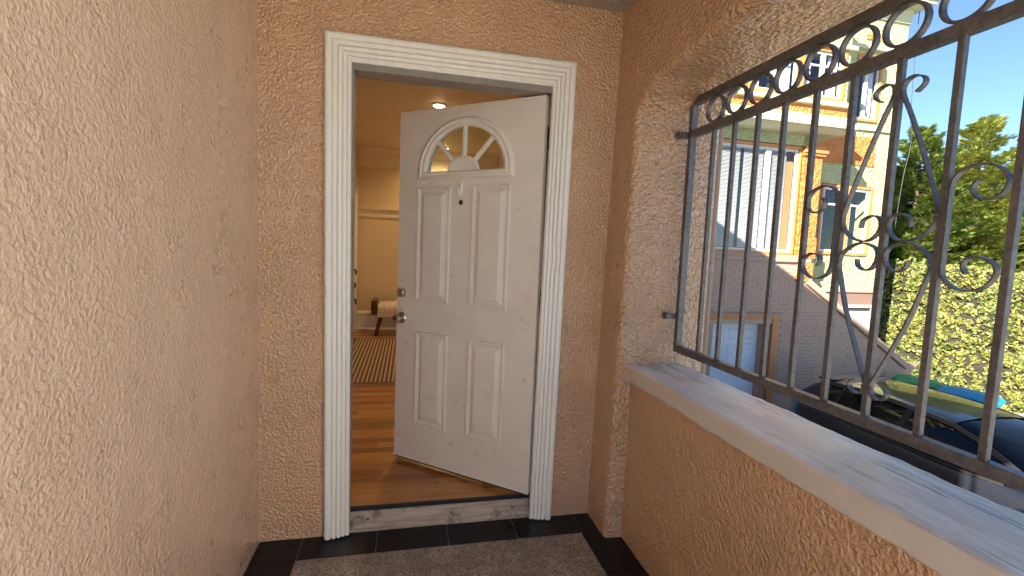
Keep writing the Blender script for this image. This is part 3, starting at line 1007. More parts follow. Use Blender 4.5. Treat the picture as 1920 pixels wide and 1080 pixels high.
boxo('wall_panel', 'cream', hl, RX0 - 0.06, RX0, 0.101, RY1 - 0.001, 0.05, RZ1 - 0.001)
boxo('baseboard', 'white', hl, RX0 + 0.0005, RX0 + 0.02, 0.12, 4.05, 0.101, 0.38, bevel=0.004)
boxo('door_trim', 'white', hl, RX0 + 0.0005, RX0 + 0.028, 4.06, 4.16, 0.101, 2.2, bevel=0.004)
boxo('door_trim', 'white', hl, RX0 + 0.0005, RX0 + 0.028, 4.88, 4.98, 0.101, 2.2, bevel=0.004)
boxo('closet_door', 'white', hl, RX0 + 0.0005, RX0 + 0.016, 4.165, 4.875, 0.11, 2.1, bevel=0.002)
boxo('picture_rail', 'cream_trim', hl, RX0 + 0.0005, RX0 + 0.03, 0.12, 4.05, 1.80, 1.92, bevel=0.004)
for y, z in ((4.60, 1.02), (4.52, 0.84), (4.62, 0.60)):
    MB().tube([(RX0 + 0.016, y, z), (RX0 + 0.045, y, z), (RX0 + 0.05, y + 0.03, z - 0.03), (RX0 + 0.04, y + 0.02, z - 0.07)], [0.014, 0.012, 0.014, 0.008], 8).build('hook', 'black', hl, smooth=True)
hr = empty('hallway_window_wall', (RX1, 2.3, RZ0), 'cream hallway wall with blind-covered window behind the door', 'wall')
mb = MB()
mb.box(RX1, RX1 + 0.018, 0.101, 1.7, 0.05, RZ1 - 0.001)
mb.box(RX1, RX1 + 0.018, 3.0, RY1 - 0.001, 0.05, RZ1 - 0.001)
mb.box(RX1, RX1 + 0.018, 1.7, 3.0, 0.05, 0.72)
mb.box(RX1, RX1 + 0.018, 1.7, 3.0, 2.44, RZ1 - 0.001)
mb.build('wall_panel', 'cream', hr)
hw = empty('side_window', (1.76, 2.35, 0.72), 'bright window with horizontal blinds glimpsed through the hinge gap', 'window')
fr = MB()
for a in (1.7, 2.12, 2.56, 2.96):
    fr.box(1.745, 1.785, a, a + 0.04, 0.72, 2.44)
for z in (0.72, 1.10, 1.5, 1.9, 2.40):
    fr.box(1.748, 1.782, 1.74, 2.96, z, z + 0.03)
fr.build('frame', 'black', hw)
boxo('pane', 'glass', hw, 1.763, 1.767, 1.72, 2.98, 0.74, 2.42)
sl = MB()
z = 0.74
while z < 2.42:
    sl.prism([(1.705, z), (1.722, z + 0.012), (1.7225, z + 0.0125), (1.7045, z + 0.001)], lambda a, b, t: Vector((a, t, b)), 1.72, 2.98)
    z += 0.03
tag(sl.build('blind', 'blind', hw), kind='stuff')

# recessed lamps
def downlight(x, y, label):
    dl = empty('ceiling_light', (x, y, RZ1), label, 'lamp', 'recessed hallway ceiling lamps')
    MB().lathe([(0.070, -0.0005), (0.074, -0.006), (0.060, -0.010), (0.050, -0.004), (0.050, -0.0005)], Matrix.Translation((x, y, RZ1)), 28).build('trim_ring', 'white', dl, smooth=True, angle=50)
    MB().lathe([(0.048, -0.012), (0.044, -0.016), (0.030, -0.022), (0.002, -0.025)], Matrix.Translation((x, y, RZ1)), 28).build('bulb', 'bulb', dl, smooth=True)
    ld = bpy.data.lights.new('lamp_light', 'SPOT')
    ld.energy = 11
    ld.color = (1.0, 0.66, 0.34)
    ld.spot_size = rad(155)
    ld.spot_blend = 0.8
    ld.shadow_soft_size = 0.04
    lo = bpy.data.objects.new('lamp_light', ld)
    COL.objects.link(lo)
    lo.parent = dl
    lo.location = (0, 0, -0.045)
downlight(0.633, 2.58, 'lit recessed ceiling lamp above the striped rug')
downlight(0.839, 4.60, 'lit recessed ceiling lamp seen through the fanlight, by the end wall')

# rug
rg = empty('striped_rug', (0.4, 3.2, RZ0), 'brown and tan striped rug on the hallway floor', 'rug')
boxo('rug_field', 'rug', rg, -0.30, 1.10, 2.20, 4.26, 0.1005, 0.1085)
mb = MB()
for b in ((-0.36, -0.301, 2.14, 4.32), (1.101, 1.16, 2.14, 4.32), (-0.3005, 1.1005, 2.14, 2.1995), (-0.3005, 1.1005, 4.2605, 4.32)):
    mb.box(*b, 0.1005, 0.1087)
mb.build('rug_border', 'rug_border', rg)
mb = MB()
for b in ((-0.372, -0.3605, 2.128, 4.332), (1.1605, 1.172, 2.128, 4.332), (-0.36, 1.16, 2.128, 2.1395), (-0.36, 1.16, 4.3205, 4.332)):
    mb.box(*b, 0.1005, 0.1075)
mb.build('rug_edge', 'rug_edge', rg)

# bench and sheepskin
bn = empty('wooden_bench', (0.4, 4.7, RZ0), 'dark mahogany bench with splayed legs against the end wall', 'bench')
YB0, YB1 = 4.50, 4.90
boxo('seat', 'mahogany', bn, -0.05, 1.0, YB0 + 0.03, YB1, 0.455, 0.50, bevel=0.006)
MB().prism([(-0.125, 0.40), (-0.045, 0.40), (-0.045, 0.60), (-0.125, 0.60)], lambda a, b, t: Vector((a, t, b)), YB0, YB1 + 0.02).build('end_board', 'mahogany', bn, bevel=0.012)
MB().prism([(1.0, 0.40), (1.08, 0.40), (1.08, 0.60), (1.0, 0.60)], lambda a, b, t: Vector((a, t, b)), YB0, YB1 + 0.02).build('end_board', 'mahogany', bn, bevel=0.012)
def leg(xa, xb, y):
    MB().prism([(xa - 0.03, 0.43), (xa + 0.04, 0.43), (xb + 0.022, 0.1004), (xb - 0.022, 0.1004)], lambda a, b, t: Vector((a, t, b)), y, y + 0.05).build('leg', 'mahogany', bn, bevel=0.006)
for y in (YB0 + 0.035, YB1 - 0.06):
    leg(0.02, -0.06, y)
    leg(0.93, 1.01, y)
def sheepskin():
    rows = []
    nu, nv = 46, 26
    for j in range(nv + 1):
        r = []
        for i in range(nu + 1):
            u, v = i / nu, j / nv
            x = -0.035 + 0.93 * u
            t = -0.32 + v * 0.72
            # drape over the front edge
            if t < -0.16:
                yy = YB0 + 0.03 - 0.02
                zz = 0.53 - (-0.16 - t) * 1.0
            else:
                yy = YB0 + 0.05 + (t + 0.16) * 0.55
                zz = 0.545
            ed = min(u, 1 - u, v, 1 - v) * 9
            th_ = 0.035 * min(1, ed)
            p = Vector((x, yy, zz))
            q = 0.5 + 0.5 * noise.noise(p * 22) + 0.35 * noise.noise(p * 60)
            off = Vector((0, -1, 0.25)) if t < -0.16 else Vector((0, -0.15, 1))
            r.append(p + off * (th_ * q) + Vector((0.012 * noise.noise(p * 17), 0, 0.018 * noise.noise(p * 11 + Vector((5, 5, 5))))))
        rows.append(r)
    return MB().grid(rows)
so = sheepskin().build('sheepskin', 'wool', None, smooth=True)
tag(so, 'fluffy cream sheepskin throw draped over the dark bench', 'sheepskin')
# wool tufts
tv, tf = [], []
sm = so.data
rnd = random.Random(3)
for p in sm.polygons:
    for k in range(3):
        c = p.center + Vector((rnd.uniform(-.01, .01), rnd.uniform(-.01, .01), rnd.uniform(-.01, .01)))
        n = (p.normal * (1 if p.normal.y < 0.3 else -1))
        d = (n + Vector((rnd.uniform(-.8, .8), rnd.uniform(-.8, .3), rnd.uniform(-.8, .6)))).normalized() * rnd.uniform(0.012, 0.03)
        s = d.cross(Vector((rnd.random(), rnd.random(), rnd.random()))).normalized() * 0.003
        b = len(tv)
        tv += [c - s, c + s, c + d]
        tf.append((b, b + 1, b + 2))
mb = MB(); mb.v = [tuple(v) for v in tv]; mb.f = tf
me = bpy.data.meshes.new('wool_tufts'); me.from_pydata(mb.v, [], mb.f)
tag(link_mesh('wool_tufts', me, 'wool', so), kind='stuff')

# ------------------------------------------------------------------ neighbouring house
YB, YM, YU = 5.5, 6.0, 5.2
nb = empty('neighbour_house', (8, 7, GZ), 'green and orange stucco house with bay, brick base and garage', 'house')
XE = 10.56
# brick base backing with the sloped stair wall
SL = [(8.10, 0.975), (10.80, -0.765)]
base = [(4.2, GZ), (6.10, GZ), (6.10, 0.215), (7.36, 0.215), (7.36, GZ), (11.3, GZ), (11.3, -0.775), (10.80, -0.775), (8.10, 0.965), (8.10, 1.37), (4.2, 1.37)]
wmb = MB()
def yb(a, b, t): return Vector((a, t, b))
wmb.prism([(4.2, GZ), (6.08, GZ), (6.08, 0.20), (4.2, 0.20)], yb, 5.512, 5.72)
wmb.prism([(4.2, 0.2002), (7.36, 0.2002), (7.36, 1.37), (4.2, 1.37)], yb, 5.512, 5.72)
wmb.prism([(7.3602, GZ), (11.03, GZ), (11.03, -0.80), (10.80, -0.80), (8.10, 0.94), (8.10, 1.37), (7.3602, 1.37)], yb, 5.512, 5.72)
wmb.build('brick_wall', 'brown', nb)
bme = MB().box(-0.1010, 0.1010, -0.0, 0.0125, -0.0292, 0.0292).mesh('brick')
bme.materials.append(M['brown'])
bricks = []
z = -1.2
r_ = 0
def slope_z(x):
    if x < 8.10: return 1.36
    if x < 10.8: return 0.94 + (x - 8.10) / 2.7 * (-0.80 - 0.94)
    return -0.80
while z < 1.30:
    x = 5.2 + (0.104 if r_ % 2 else 0.0)
    while x < 10.9:
        hole = (5.95 < x < 7.56 and z < 0.42)
        if not hole and z + 0.03 < min(slope_z(x - 0.1), slope_z(x + 0.1)):
            bricks.append((x, z))
        x += 0.208
    z += 0.0705
    r_ += 1
bricks.sort(key=lambda q: (abs(q[0] - 8.0) / 2.0 + abs(q[1] - 0.2) / 0.9))
for x, z in bricks[:300]:
    o = bpy.data.objects.new('brick', bme)
    COL.objects.link(o)
    o.parent = nb
    o.location = Vector((x, 5.5 + random.uniform(-0.0015, 0.0015), z)) - nb.location
mb = MB()
for x, z in bricks[300:]:
    mb.box(x - 0.1010, x + 0.1010, 5.5, 5.5125, z - 0.0292, z + 0.0292)
tag(mb.build('brick_field', 'brown', nb), kind='stuff')
# copings
mb = MB()
mb.prism([(8.06, 0.955), (8.12, 1.06), (10.83, -0.69), (11.05, -0.69), (11.05, -0.80), (10.79, -0.80)], yb, 5.44, 5.78)
mb.build('stair_coping', 'brown_trim', nb, bevel=0.01)
boxo('brick_ledge', 'brown_trim', nb, 4.2, 8.12, 5.45, 5.72, 1.3705, 1.455, bevel=0.008)
boxo('window_ledge', 'brown_trim', nb, 4.2, 7.80, 5.465, 5.72, 1.456, 1.505, bevel=0.006)
# garage doors
gd = empty('garage_door', (0, 0, 0), None, None); gd.parent = nb; gd.location = Vector((6.7, 5.8, GZ)) - nb.location
def panel_door(x0, x1, z0, z1, yf, par):
    boxo('door_leaf', 'pale_door', par, x0, x1, yf, yf + 0.05, z0, z1, bevel=0.004)
    for (za, zb_) in ((z1 - 0.34, z1 - 0.12), (z1 - 1.15, z1 - 0.44), (z1 - 1.95, z1 - 1.27)):
        w = (x1 - x0 - 0.30) / 2
        for q in (0, 1):
            a = x0 + 0.10 + q * (w + 0.10)
            rows = []
            for d, h in ((0, 0.001), (0.012, 0.012), (0.02, 0.012), (0.032, 0.003), (0.06, 0.012)):
                rows.append([Vector((a + d, yf - h, za + d)), Vector((a + w - d, yf - h, za + d)), Vector((a + w - d, yf - h, zb_ - d)), Vector((a + d, yf - h, zb_ - d))])
            pm = MB().grid(rows, True)
            pm.f.append(tuple(len(pm.v) - 4 + i for i in range(4)))
            pm.build('panel', 'pale_door', par)
panel_door(6.49, 7.26, GZ + 0.02, 0.145, 5.73, gd)
panel_door(5.70, 6.482, GZ + 0.02, 0.145, 5.725, gd)
boxo('garage_back', 'dark', nb, 5.4, 7.9, 5.85, 5.9, GZ, 0.4)
boxo('garage_jamb', 'brown', nb, 7.262, 7.3595, 5.60, 5.80, GZ, 0.199)
boxo('garage_trim', 'tan_trim', nb, 7.315, 7.345, 5.515, 5.5995, GZ, 0.199)
boxo('garage_frame', 'orange_trim', nb, 7.3605, 7.50, 5.455, 5.4985, GZ, 0.33, bevel=0.005)
boxo('garage_frame', 'orange_trim', nb, 5.9, 7.3600, 5.455, 5.4985, 0.24, 0.33, bevel=0.005)
boxo('garage_lintel', 'tan_trim', nb, 5.9, 7.3595, 5.475, 5.60, 0.15, 0.2385, bevel=0.003)
boxo('garage_cap', 'brown_trim', nb, 5.85, 7.55, 5.43, 5.4995, 0.3305, 0.36, bevel=0.003)
# first floor bay wall parts
boxo('bay_core', 'green', nb, 3.6, 8.12, 5.95, 9.0, 1.3, 4.2)
boxo('bay_lintel', 'green', nb, 4.2, 7.745, 5.50, 5.94, 3.60, 4.06)
boxo('column', 'orange', nb, 7.748, 8.165, 5.47, 5.94, 1.506, 3.42)
boxo('column_base', 'orange', nb, 7.83, 8.185, 5.462, 5.80, 1.0, 1.3695)
boxo('column_plinth', 'orange', nb, 7.80, 8.19, 5.44, 5.90, 1.4555, 1.86, bevel=0.01)
mb = MB().box(7.72, 8.20, 5.42, 5.94, 3.4205, 3.47).box(7.70, 8.23, 5.39, 5.94, 3.4705, 3.53).box(7.74, 8.18, 5.44, 5.94, 3.5305, 3.60)
mb.build('column_capital', 'orange_trim', nb, bevel=0.006)

def window(par, x0, x1, z0, z1, yf, cols, frame='orange_trim', fw=0.07, sash='sash', sw_=0.045, rails=(), depth=0.06, back='dark', inner=None, name='window'):
    w = empty(name, (0, 0, 0), None, None); w.parent = par
    w.location = Vector(((x0 + x1) / 2, yf, z0)) - parent_world(par)
    mb = MB()
    mb.box(x0 - fw, x0, yf - 0.02, yf + 0.08, z0 - fw, z1 + fw).box(x1, x1 + fw, yf - 0.02, yf + 0.08, z0 - fw, z1 + fw)
    mb.box(x0, x1, yf - 0.02, yf + 0.08, z1, z1 + fw).box(x0, x1, yf - 0.035, yf + 0.08, z0 - fw, z0)
    mb.build('frame', frame, w, bevel=0.006)
    s = MB()
    xs_ = [x0] + list(cols) + [x1]
    for a, b in zip(xs_[:-1], xs_[1:]):
        a2, b2 = a + 0.004, b - 0.004
        s.box(a2, a2 + sw_, yf + 0.012, yf + 0.05, z0 + 0.003, z1 - 0.003).box(b2 - sw_, b2, yf + 0.012, yf + 0.05, z0 + 0.003, z1 - 0.003)
        s.box(a2 + sw_, b2 - sw_, yf + 0.012, yf + 0.05, z0 + 0.003, z0 + sw_).box(a2 + sw_, b2 - sw_, yf + 0.012, yf + 0.05, z1 - sw_, z1 - 0.003)
        for rz in rails:
            s.box(a2 + sw_, b2 - sw_, yf + 0.013, yf + 0.049, rz - sw_ * 0.4, rz + sw_ * 0.4)
        boxo('pane', 'win_glass', w, a2 + sw_ - 0.005, b2 - sw_ + 0.005, yf + 0.032, yf + 0.036, z0 + sw_ - 0.005, z1 - sw_ + 0.005)
    s.build('sash', sash, w, bevel=0.003)
    boxo('room_backing', back, w, x0, x1, yf + 0.34, yf + 0.36, z0, z1)
    return w

# big picture window with blinds
bwin = window(nb, 5.05, 7.655, 1.555, 3.53, 5.50, [6.985], fw=0.05, sw_=0.05, name='picture_window')
sl = MB()
z = 1.62
while z < 3.47:
    for (a, b) in ((5.10, 6.42), (6.50, 6.93), (7.04, 7.44)):
        sl.prism([(5.565, z), (5.588, z + 0.021), (5.589, z + 0.0208), (5.566, z - 0.0004)], lambda p, q, t: Vector((t, p, q)), a, b)
    z += 0.0245
tag(sl.build('blind', 'blind', bwin), kind='stuff')
boxo('blind_headrail', 'blind', bwin, 5.1, 7.44, 5.562, 5.595, 3.475, 3.51)
boxo('blind_cord', 'cable', bwin, 6.455, 6.46, 5.57, 5.574, 1.7, 3.47)
boxo('inner_trim', 'orange_trim', bwin, 7.47, 7.60, 5.565, 5.62, 1.57, 3.3)

# cornice and upper bay
mb = MB()
mb.box(4.0, 8.36, 5.16, 5.9, 4.06, 4.10).box(4.0, 8.44, 5.02, 5.9, 3.86, 3.945)
mb.prism([(5.9, 3.80), (5.30, 3.80), (5.10, 3.859), (5.9, 3.859)], lambda p, q, t: Vector((t, p, q)), 4.0, 8.40)
mb.prism([(5.9, 4.0595), (5.18, 4.0595), (5.03, 3.9455), (5.9, 3.9455)], lambda p, q, t: Vector((t, p, q)), 4.0, 8.42)
mb.build('bay_cornice', 'green_trim', nb, bevel=0.006)
boxo('bay_band', 'orange', nb, 4.0, 8.35, 5.20, 5.94, 4.101, 4.27)
boxo('bay_sill', 'green_trim', nb, 4.0, 8.40, 5.12, 5.94, 4.271, 4.36, bevel=0.01)
mb = MB().box(4.0, 8.35, 5.29, 8.9, 4.361, 4.375).box(4.0, 8.35, 5.24, 8.9, 5.32, 6.2).box(8.27, 8.35, 5.24, 5.98, 4.376, 5.319)
mb.build('bay_wall', 'green', nb)
window(nb, 7.34, 8.20, 4.44, 5.25, YU + 0.03, [7.76], fw=0.065, rails=(5.0,), sw_=0.04)
window(nb, 6.25, 7.19, 4.44, 5.25, YU + 0.03, [6.72], fw=0.065, rails=(5.0,), sw_=0.04)
window(nb, 5.1, 6.1, 4.44, 5.25, YU + 0.03, [5.6], fw=0.065, rails=(5.0,), sw_=0.04)
boxo('bay_belt', 'green_trim', nb, 4.0, 8.42, 5.15, 5.95, 5.321, 5.40, bevel=0.01)
boxo('bay_fascia', 'orange', nb, 4.0, 7.6, 5.225, 5.30, 5.60, 5.80)
boxo('bay_crown', 'green_trim', nb, 4.0, 8.5, 4.9, 8.9, 6.10, 6.40, bevel=0.02)

# main wall with openings
def main_wall():
    mb = MB()
    ops = [(8.74, 10.06, 1.56, 3.04), (9.33, 9.98, 4.36, 5.72)]
    xs_ = sorted({8.10, XE} | {o[0] for o in ops} | {o[1] for o in ops})
    zs_ = sorted({0.80, 7.0} | {o[2] for o in ops} | {o[3] for o in ops})
    for a, b in zip(xs_[:-1], xs_[1:]):
        for c, d in zip(zs_[:-1], zs_[1:]):
            if any(o[0] <= a and b <= o[1] and o[2] <= c and d <= o[3] for o in ops):
                continue
            mb.box(a, b, YM, YM + 0.34, c, d)
    return mb
me = main_wall().mesh('main_wall')
bm = bmesh.new(); bm.from_mesh(me)
bmesh.ops.remove_doubles(bm, verts=bm.verts, dist=1e-4)
dup = {}
for f in list(bm.faces):
    key = tuple(sorted(v.index for v in f.verts))
    dup.setdefault(key, []).append(f)
bmesh.ops.delete(bm, geom=[f for fs in dup.values() if len(fs) > 1 for f in fs], context='FACES_ONLY')
bm.to_mesh(me); bm.free()
link_mesh('main_wall', me, 'green', nb)
boxo('house_core', 'green', nb, 8.13, XE - 0.01, YM + 0.5, 9.0, GZ, 7.0)
boxo('wall_base', 'brown_shaded', nb, 7.9, XE - 0.005, YM - 0.01, YM + 0.34, GZ, 0.77)
boxo('base_belt', 'brown_trim', nb, 7.9, XE + 0.02, YM - 0.05, YM + 0.34, 0.7705, 0.81, bevel=0.006)
window(nb, 8.80, 9.37, 1.62, 2.97, YM - 0.005, [], fw=0.055, rails=(2.62,), sw_=0.05)
window(nb, 9.49, 10.0, 1.62, 2.97, YM - 0.005, [], fw=0.055, rails=(2.62,), sw_=0.05)
cw = window(nb, 9.385, 9.925, 4.42, 5.66, YM - 0.005, [9.62], fw=0.055, sw_=0.035)
def curtain(par, x0, x1, z0, z1, y):
    n = 60
    rows = [[Vector((x0 + (x1 - x0) * i / n, y + 0.02 * math.sin(i * 1.1) + 0.008 * math.sin(i * 2.7 + zz * 2), zz)) for i in range(n + 1)] for zz in (z0, (z0 + z1) / 2, z1)]
    MB().grid(rows).build('curtain', 'curtain', par, smooth=True)
curtain(cw, 9.65, 9.90, 4.44, 5.64, YM + 0.12)
curtain(cw, 9.40, 9.50, 4.44, 5.64, YM + 0.12)
ups = [c for c in nb.children if c.name.startswith('window')]
for wx0, wx1 in ((7.37, 7.58), (7.95, 8.17), (6.28, 6.5), (6.9, 7.15)):
    curtain(ups[0] if wx0 > 7.2 else ups[1], wx0, wx1, 4.46, 5.23, YU + 0.15)
for a, b in ((8.45, 9.24), (9.44, 10.0)):
    boxo('orange_panel', 'orange', nb, a, b, YM - 0.022, YM - 0.001, 3.46, 4.05)
boxo('window_hood', 'green_trim', nb, 9.25, XE + 0.0, YM - 0.05, YM - 0.0005, 4.19, 4.30, bevel=0.006)
boxo('main_belt', 'green_trim', nb, 8.43, XE + 0.04, YM - 0.09, YM - 0.0005, 5.80, 5.88, bevel=0.01)
boxo('orange_panel', 'orange', nb, 9.5, 9.85, YM - 0.022, YM - 0.001, 6.02, 6.12)
boxo('fascia', 'green_trim', nb, 8.1, XE + 0.03, YM - 0.04, YM - 0.0005, 6.45, 6.72)
mb = MB().box(8.0, XE + 0.22, YM - 0.36, 8.9, 6.721, 6.80).box(8.0, XE + 0.27, YM - 0.42, 8.9, 6.8005, 6.93)
mb.build('crown_cornice', 'green_trim', nb, bevel=0.012)
vt = empty('vent', (0, 0, 0), None, None); vt.parent = nb; vt.location = Vector((10, YM - 0.02, 0.1)) - nb.location
mb = MB().box(9.62, 10.36, YM - 0.05, YM - 0.0105, 0.44, 0.50).box(10.31, 10.36, YM - 0.05, YM - 0.0105, -0.2, 0.4395).box(9.62, 9.67, YM - 0.05, YM - 0.0105, -0.2, 0.4395)
mb.build('vent_frame', 'sash', vt)
boxo('vent_backing', 'dark', vt, 9.671, 10.309, YM - 0.018, YM - 0.0108, -0.2, 0.439)
x = 9.69
while x < 10.30:
    boxo('slat', 'sash', vt, x, x + 0.014, YM - 0.04, YM - 0.0185, -0.2, 0.36)
    x += 0.030
boxo('doorbell', 'white', nb, 8.73, 8.75, 5.485, 5.4985, -0.20, -0.07)

# cable hanging past the house corner
cb = MB().tube(catmull([(10.74, 5.95, 6.9), (10.73, 5.95, 6.2), (10.78, 5.96, 5.2), (10.80, 5.95, 4.6), (10.90, 5.96, 4.0), (10.78, 5.95, 3.3), (10.70, 5.95, 2.2)], 6), 0.008, 6).build('hanging_cable', 'cable', None, smooth=True)
tag(cb, 'thin dark cable hanging down past the green house corner', 'cable')

# ------------------------------------------------------------------ car
car = empty('parked_car', (7.6, 2.05, GZ), 'dark charcoal hatchback parked on the driveway', 'car')
CX, CY = 7.60, 2.05
def C(x, y, z):
    return Vector((CX + x, CY + y, GZ + z * 1.025))
ST = [(-2.32, 0.60, 0.30, 0.50, 0.58), (-2.24, 0.76, 0.24, 0.60, 0.68), (-2.0, 0.87, 0.22, 0.70, 0.79), (-1.4, 0.925, 0.22, 0.82, 0.92), (-0.95, 0.93, 0.22, 0.88, 0.985),
      (-0.2, 0.935, 0.22, 0.92, 1.00), (0.7, 0.935, 0.22, 0.95, 1.02), (1.4, 0.935, 0.22, 0.99, 1.05), (1.95, 0.90, 0.24, 1.02, 1.08), (2.25, 0.82, 0.28, 1.00, 1.07), (2.34, 0.70, 0.34, 0.92, 0.98)]
rows = []
for (y, w, zb, zsd, zh) in ST:
    half = [(0.0, zb), (w * 0.80, zb), (w * 0.95, zb + 0.06), (w * 0.985, (zb + zsd) * 0.45), (w, zsd - 0.20), (w * 0.975, zsd - 0.06), (w * 0.955, zsd), (w * 0.90, zh - 0.02), (w * 0.78, zh), (0.0, zh + 0.03)]
    full = [(-a, b) for a, b in half[::-1]] + half[1:-1]
    rows.append([C(a, y, b) for a, b in full])
MB().grid(rows, True, True).build('body', 'car', car, smooth=True, subd=2)
# greenhouse stations: y, belt half width, belt z, roof half width, roof edge z, crown z
GS = [(-0.98, 0.70, 0.985, 0.68, 0.992, 1.02), (-0.70, 0.80, 0.97, 0.655, 1.14, 1.19), (-0.35, 0.85, 0.965, 0.630, 1.30, 1.36), (-0.05, 0.86, 0.965, 0.615, 1.385, 1.445), (0.4, 0.865, 0.975, 0.605, 1.425, 1.485),
      (0.9, 0.865, 0.99, 0.60, 1.435, 1.495), (1.4, 0.86, 1.01, 0.59, 1.42, 1.478), (1.75, 0.84, 1.03, 0.575, 1.385, 1.44), (2.0, 0.80, 1.06, 0.565, 1.28, 1.335), (2.20, 0.74, 1.06, 0.64, 1.09, 1.12)]
rows = []
for (y, bw_, bz, rw, rz, cz) in GS:
    half = [(bw_, bz - 0.03), (bw_, bz), ((bw_ * 0.55 + rw * 0.45) + 0.012, bz * 0.55 + rz * 0.45), (rw + 0.012, rz), (rw * 0.93, rz + (cz - rz) * 0.45), (rw * 0.6, cz - 0.012), (0, cz)]
    full = [(-a, b) for a, b in half] + [(a, b) for a, b in half[::-1][1:]]
    rows.append([C(a, y, b) for a, b in full])
MB().grid(rows).build('windows', 'car_glass', car, smooth=True, angle=50)
boxo('cabin', 'dark', car, CX - 0.55, CX + 0.55, CY - 0.55, CY + 1.75, GZ + 0.5, GZ + 1.02)
for sx in (-0.32, 0.32):
    for sy in (-0.05, 1.0):
        boxo('seat', 'dark', car, CX + sx - 0.22, CX + sx + 0.22, CY + sy + 0.25, CY + sy + 0.38, GZ + 0.95, GZ + 1.28, bevel=0.05)
# roof skin
rrows = []
for (y, bw_, bz, rw, rz, cz) in GS[3:8]:
    half = [(rw + 0.022, rz - 0.010), (rw + 0.012, rz + 0.014), (rw * 0.93, rz + (cz - rz) * 0.45 + 0.010), (rw * 0.6, cz), (rw * 0.3, cz + 0.010), (0, cz + 0.012)]
    full = [(-a, b) for a, b in half] + [(a, b) for a, b in half[::-1][1:]]
    rrows.append([C(a, y, b) for a, b in full])
MB().grid(rrows).build('roof', 'car', car, smooth=True, subd=2)
# spoiler
mb = MB().prism([(1.70, 1.452), (1.98, 1.43), (2.02, 1.415), (1.98, 1.395), (1.72, 1.41)], lambda a, b, t: C(t, a, b), -0.54, 0.54)
mb.build('spoiler', 'car', car, bevel=0.012, smooth=True, angle=40)
def gp(i, side, f):
    y, bw_, bz, rw, rz, cz = GS[i]
    return C(side * ((bw_ * (1 - f) + (rw + 0.012) * f) + 0.010), y, bz * (1 - f) + rz * f)
for side in (-1, 1):
    def strip(name, pts, w, mat):
        pts = [Vector(p) for p in pts]
        rows = []
        for i, p in enumerate(pts):
            t = (pts[min(i + 1, len(pts) - 1)] - pts[max(i - 1, 0)]).normalized()
            n = Vector((side, 0, 0.6)).normalized()
            b = t.cross(n).normalized() * (w / 2)
            rows.append([p - b, p - b * 0.9 + n * 0.012, p + b * 0.9 + n * 0.012, p + b])
        MB().grid(rows).build(name, mat, car, smooth=True, angle=40)
    strip('roof_rail', [gp(i, side, 1.0) for i in range(0, 10)], 0.06, 'car')
    strip('window_trim', [gp(i, side, 0.0) for i in range(1, 10)], 0.035, 'black')
    y0 = 0.45
    pa, pb = gp(4, side, 0.0), gp(4, side, 1.0)
    strip('pillar', [pa + Vector((0, 0.12, 0)), pb + Vector((0, 0.05, 0))], 0.085, 'black')
    pa, pb = gp(6, side, 0.0), gp(6, side, 1.0)
    strip('pillar', [pa + Vector((0, 0.05, 0)), pb + Vector((0, 0.02, 0))], 0.05, 'black')
    strip('pillar', [gp(8, side, 0.0), (gp(8, side, 0.5) + gp(7, side, 0.5)) / 2, gp(7, side, 1.0)], 0.22, 'car')
    for yy in (-0.75, 0.50, 1.35):
        boxo('door_seam', 'black', car, CX + side * 0.9345 - 0.004, CX + side * 0.9345 + 0.004, CY + yy, CY + yy + 0.008, GZ + 0.35, GZ + 0.80)
    for yy in (0.28, 1.15):
        boxo('door_handle', 'car', car, CX + side * 0.935 - 0.018, CX + side * 0.935 + 0.018, CY + yy, CY + yy + 0.18, GZ + 0.80, GZ + 0.825, bevel=0.008)
    mb = MB()
    bmm = bmesh.new()
    bmesh.ops.create_uvsphere(bmm, u_segments=16, v_segments=10, radius=1.0)
    me = bpy.data.meshes.new('mirror'); bmm.to_mesh(me); bmm.free()
    me.transform(Matrix.Translation(C(side * 1.00, -1.16, 0.96)) @ Matrix.Diagonal((0.10, 0.07, 0.06, 1)))
    link_mesh('mirror', me, 'tyre', car, smooth=True)
    boxo('mirror_arm', 'black', car, min(CX + side * 0.84, CX + side * 1.0), max(CX + side * 0.84, CX + side * 1.0), CY - 1.18, CY - 1.13, GZ + 0.935, GZ + 0.97)
    boxo('headlight', 'lamp_clear', car, CX + side * 0.66 - 0.14, CX + side * 0.66 + 0.14, CY - 2.27, CY - 2.12, GZ + 0.56, GZ + 0.66, bevel=0.03)
    boxo('tail_light', 'lamp_red', car, CX + side * 0.58 - 0.13, CX + side * 0.58 + 0.13, CY + 2.20, CY + 2.335, GZ + 0.84, GZ + 0.94, bevel=0.03)
    for yy in (-1.45, 1.40):
        wh = empty('wheel', (0, 0, 0), None, None); wh.parent = car
        wh.location = C(side * 0.83, yy, 0.33) - car.location
        mm = Matrix.Translation(C(side * 0.83, yy, 0.33)) @ Matrix.Rotation(rad(90), 4, 'Y')
        MB().lathe([(0.22, -0.11), (0.31, -0.11), (0.33, -0.08), (0.33, 0.08), (0.31, 0.11), (0.22, 0.11)], mm, 32).build('tyre', 'tyre', wh, smooth=True, angle=40)
        MB().lathe([(0.21, -0.105), (0.215, 0.105), (0.05, 0.118 * side), (0.01, 0.118 * side)], mm, 24).build('rim', 'rim', wh, smooth=True, angle=40)

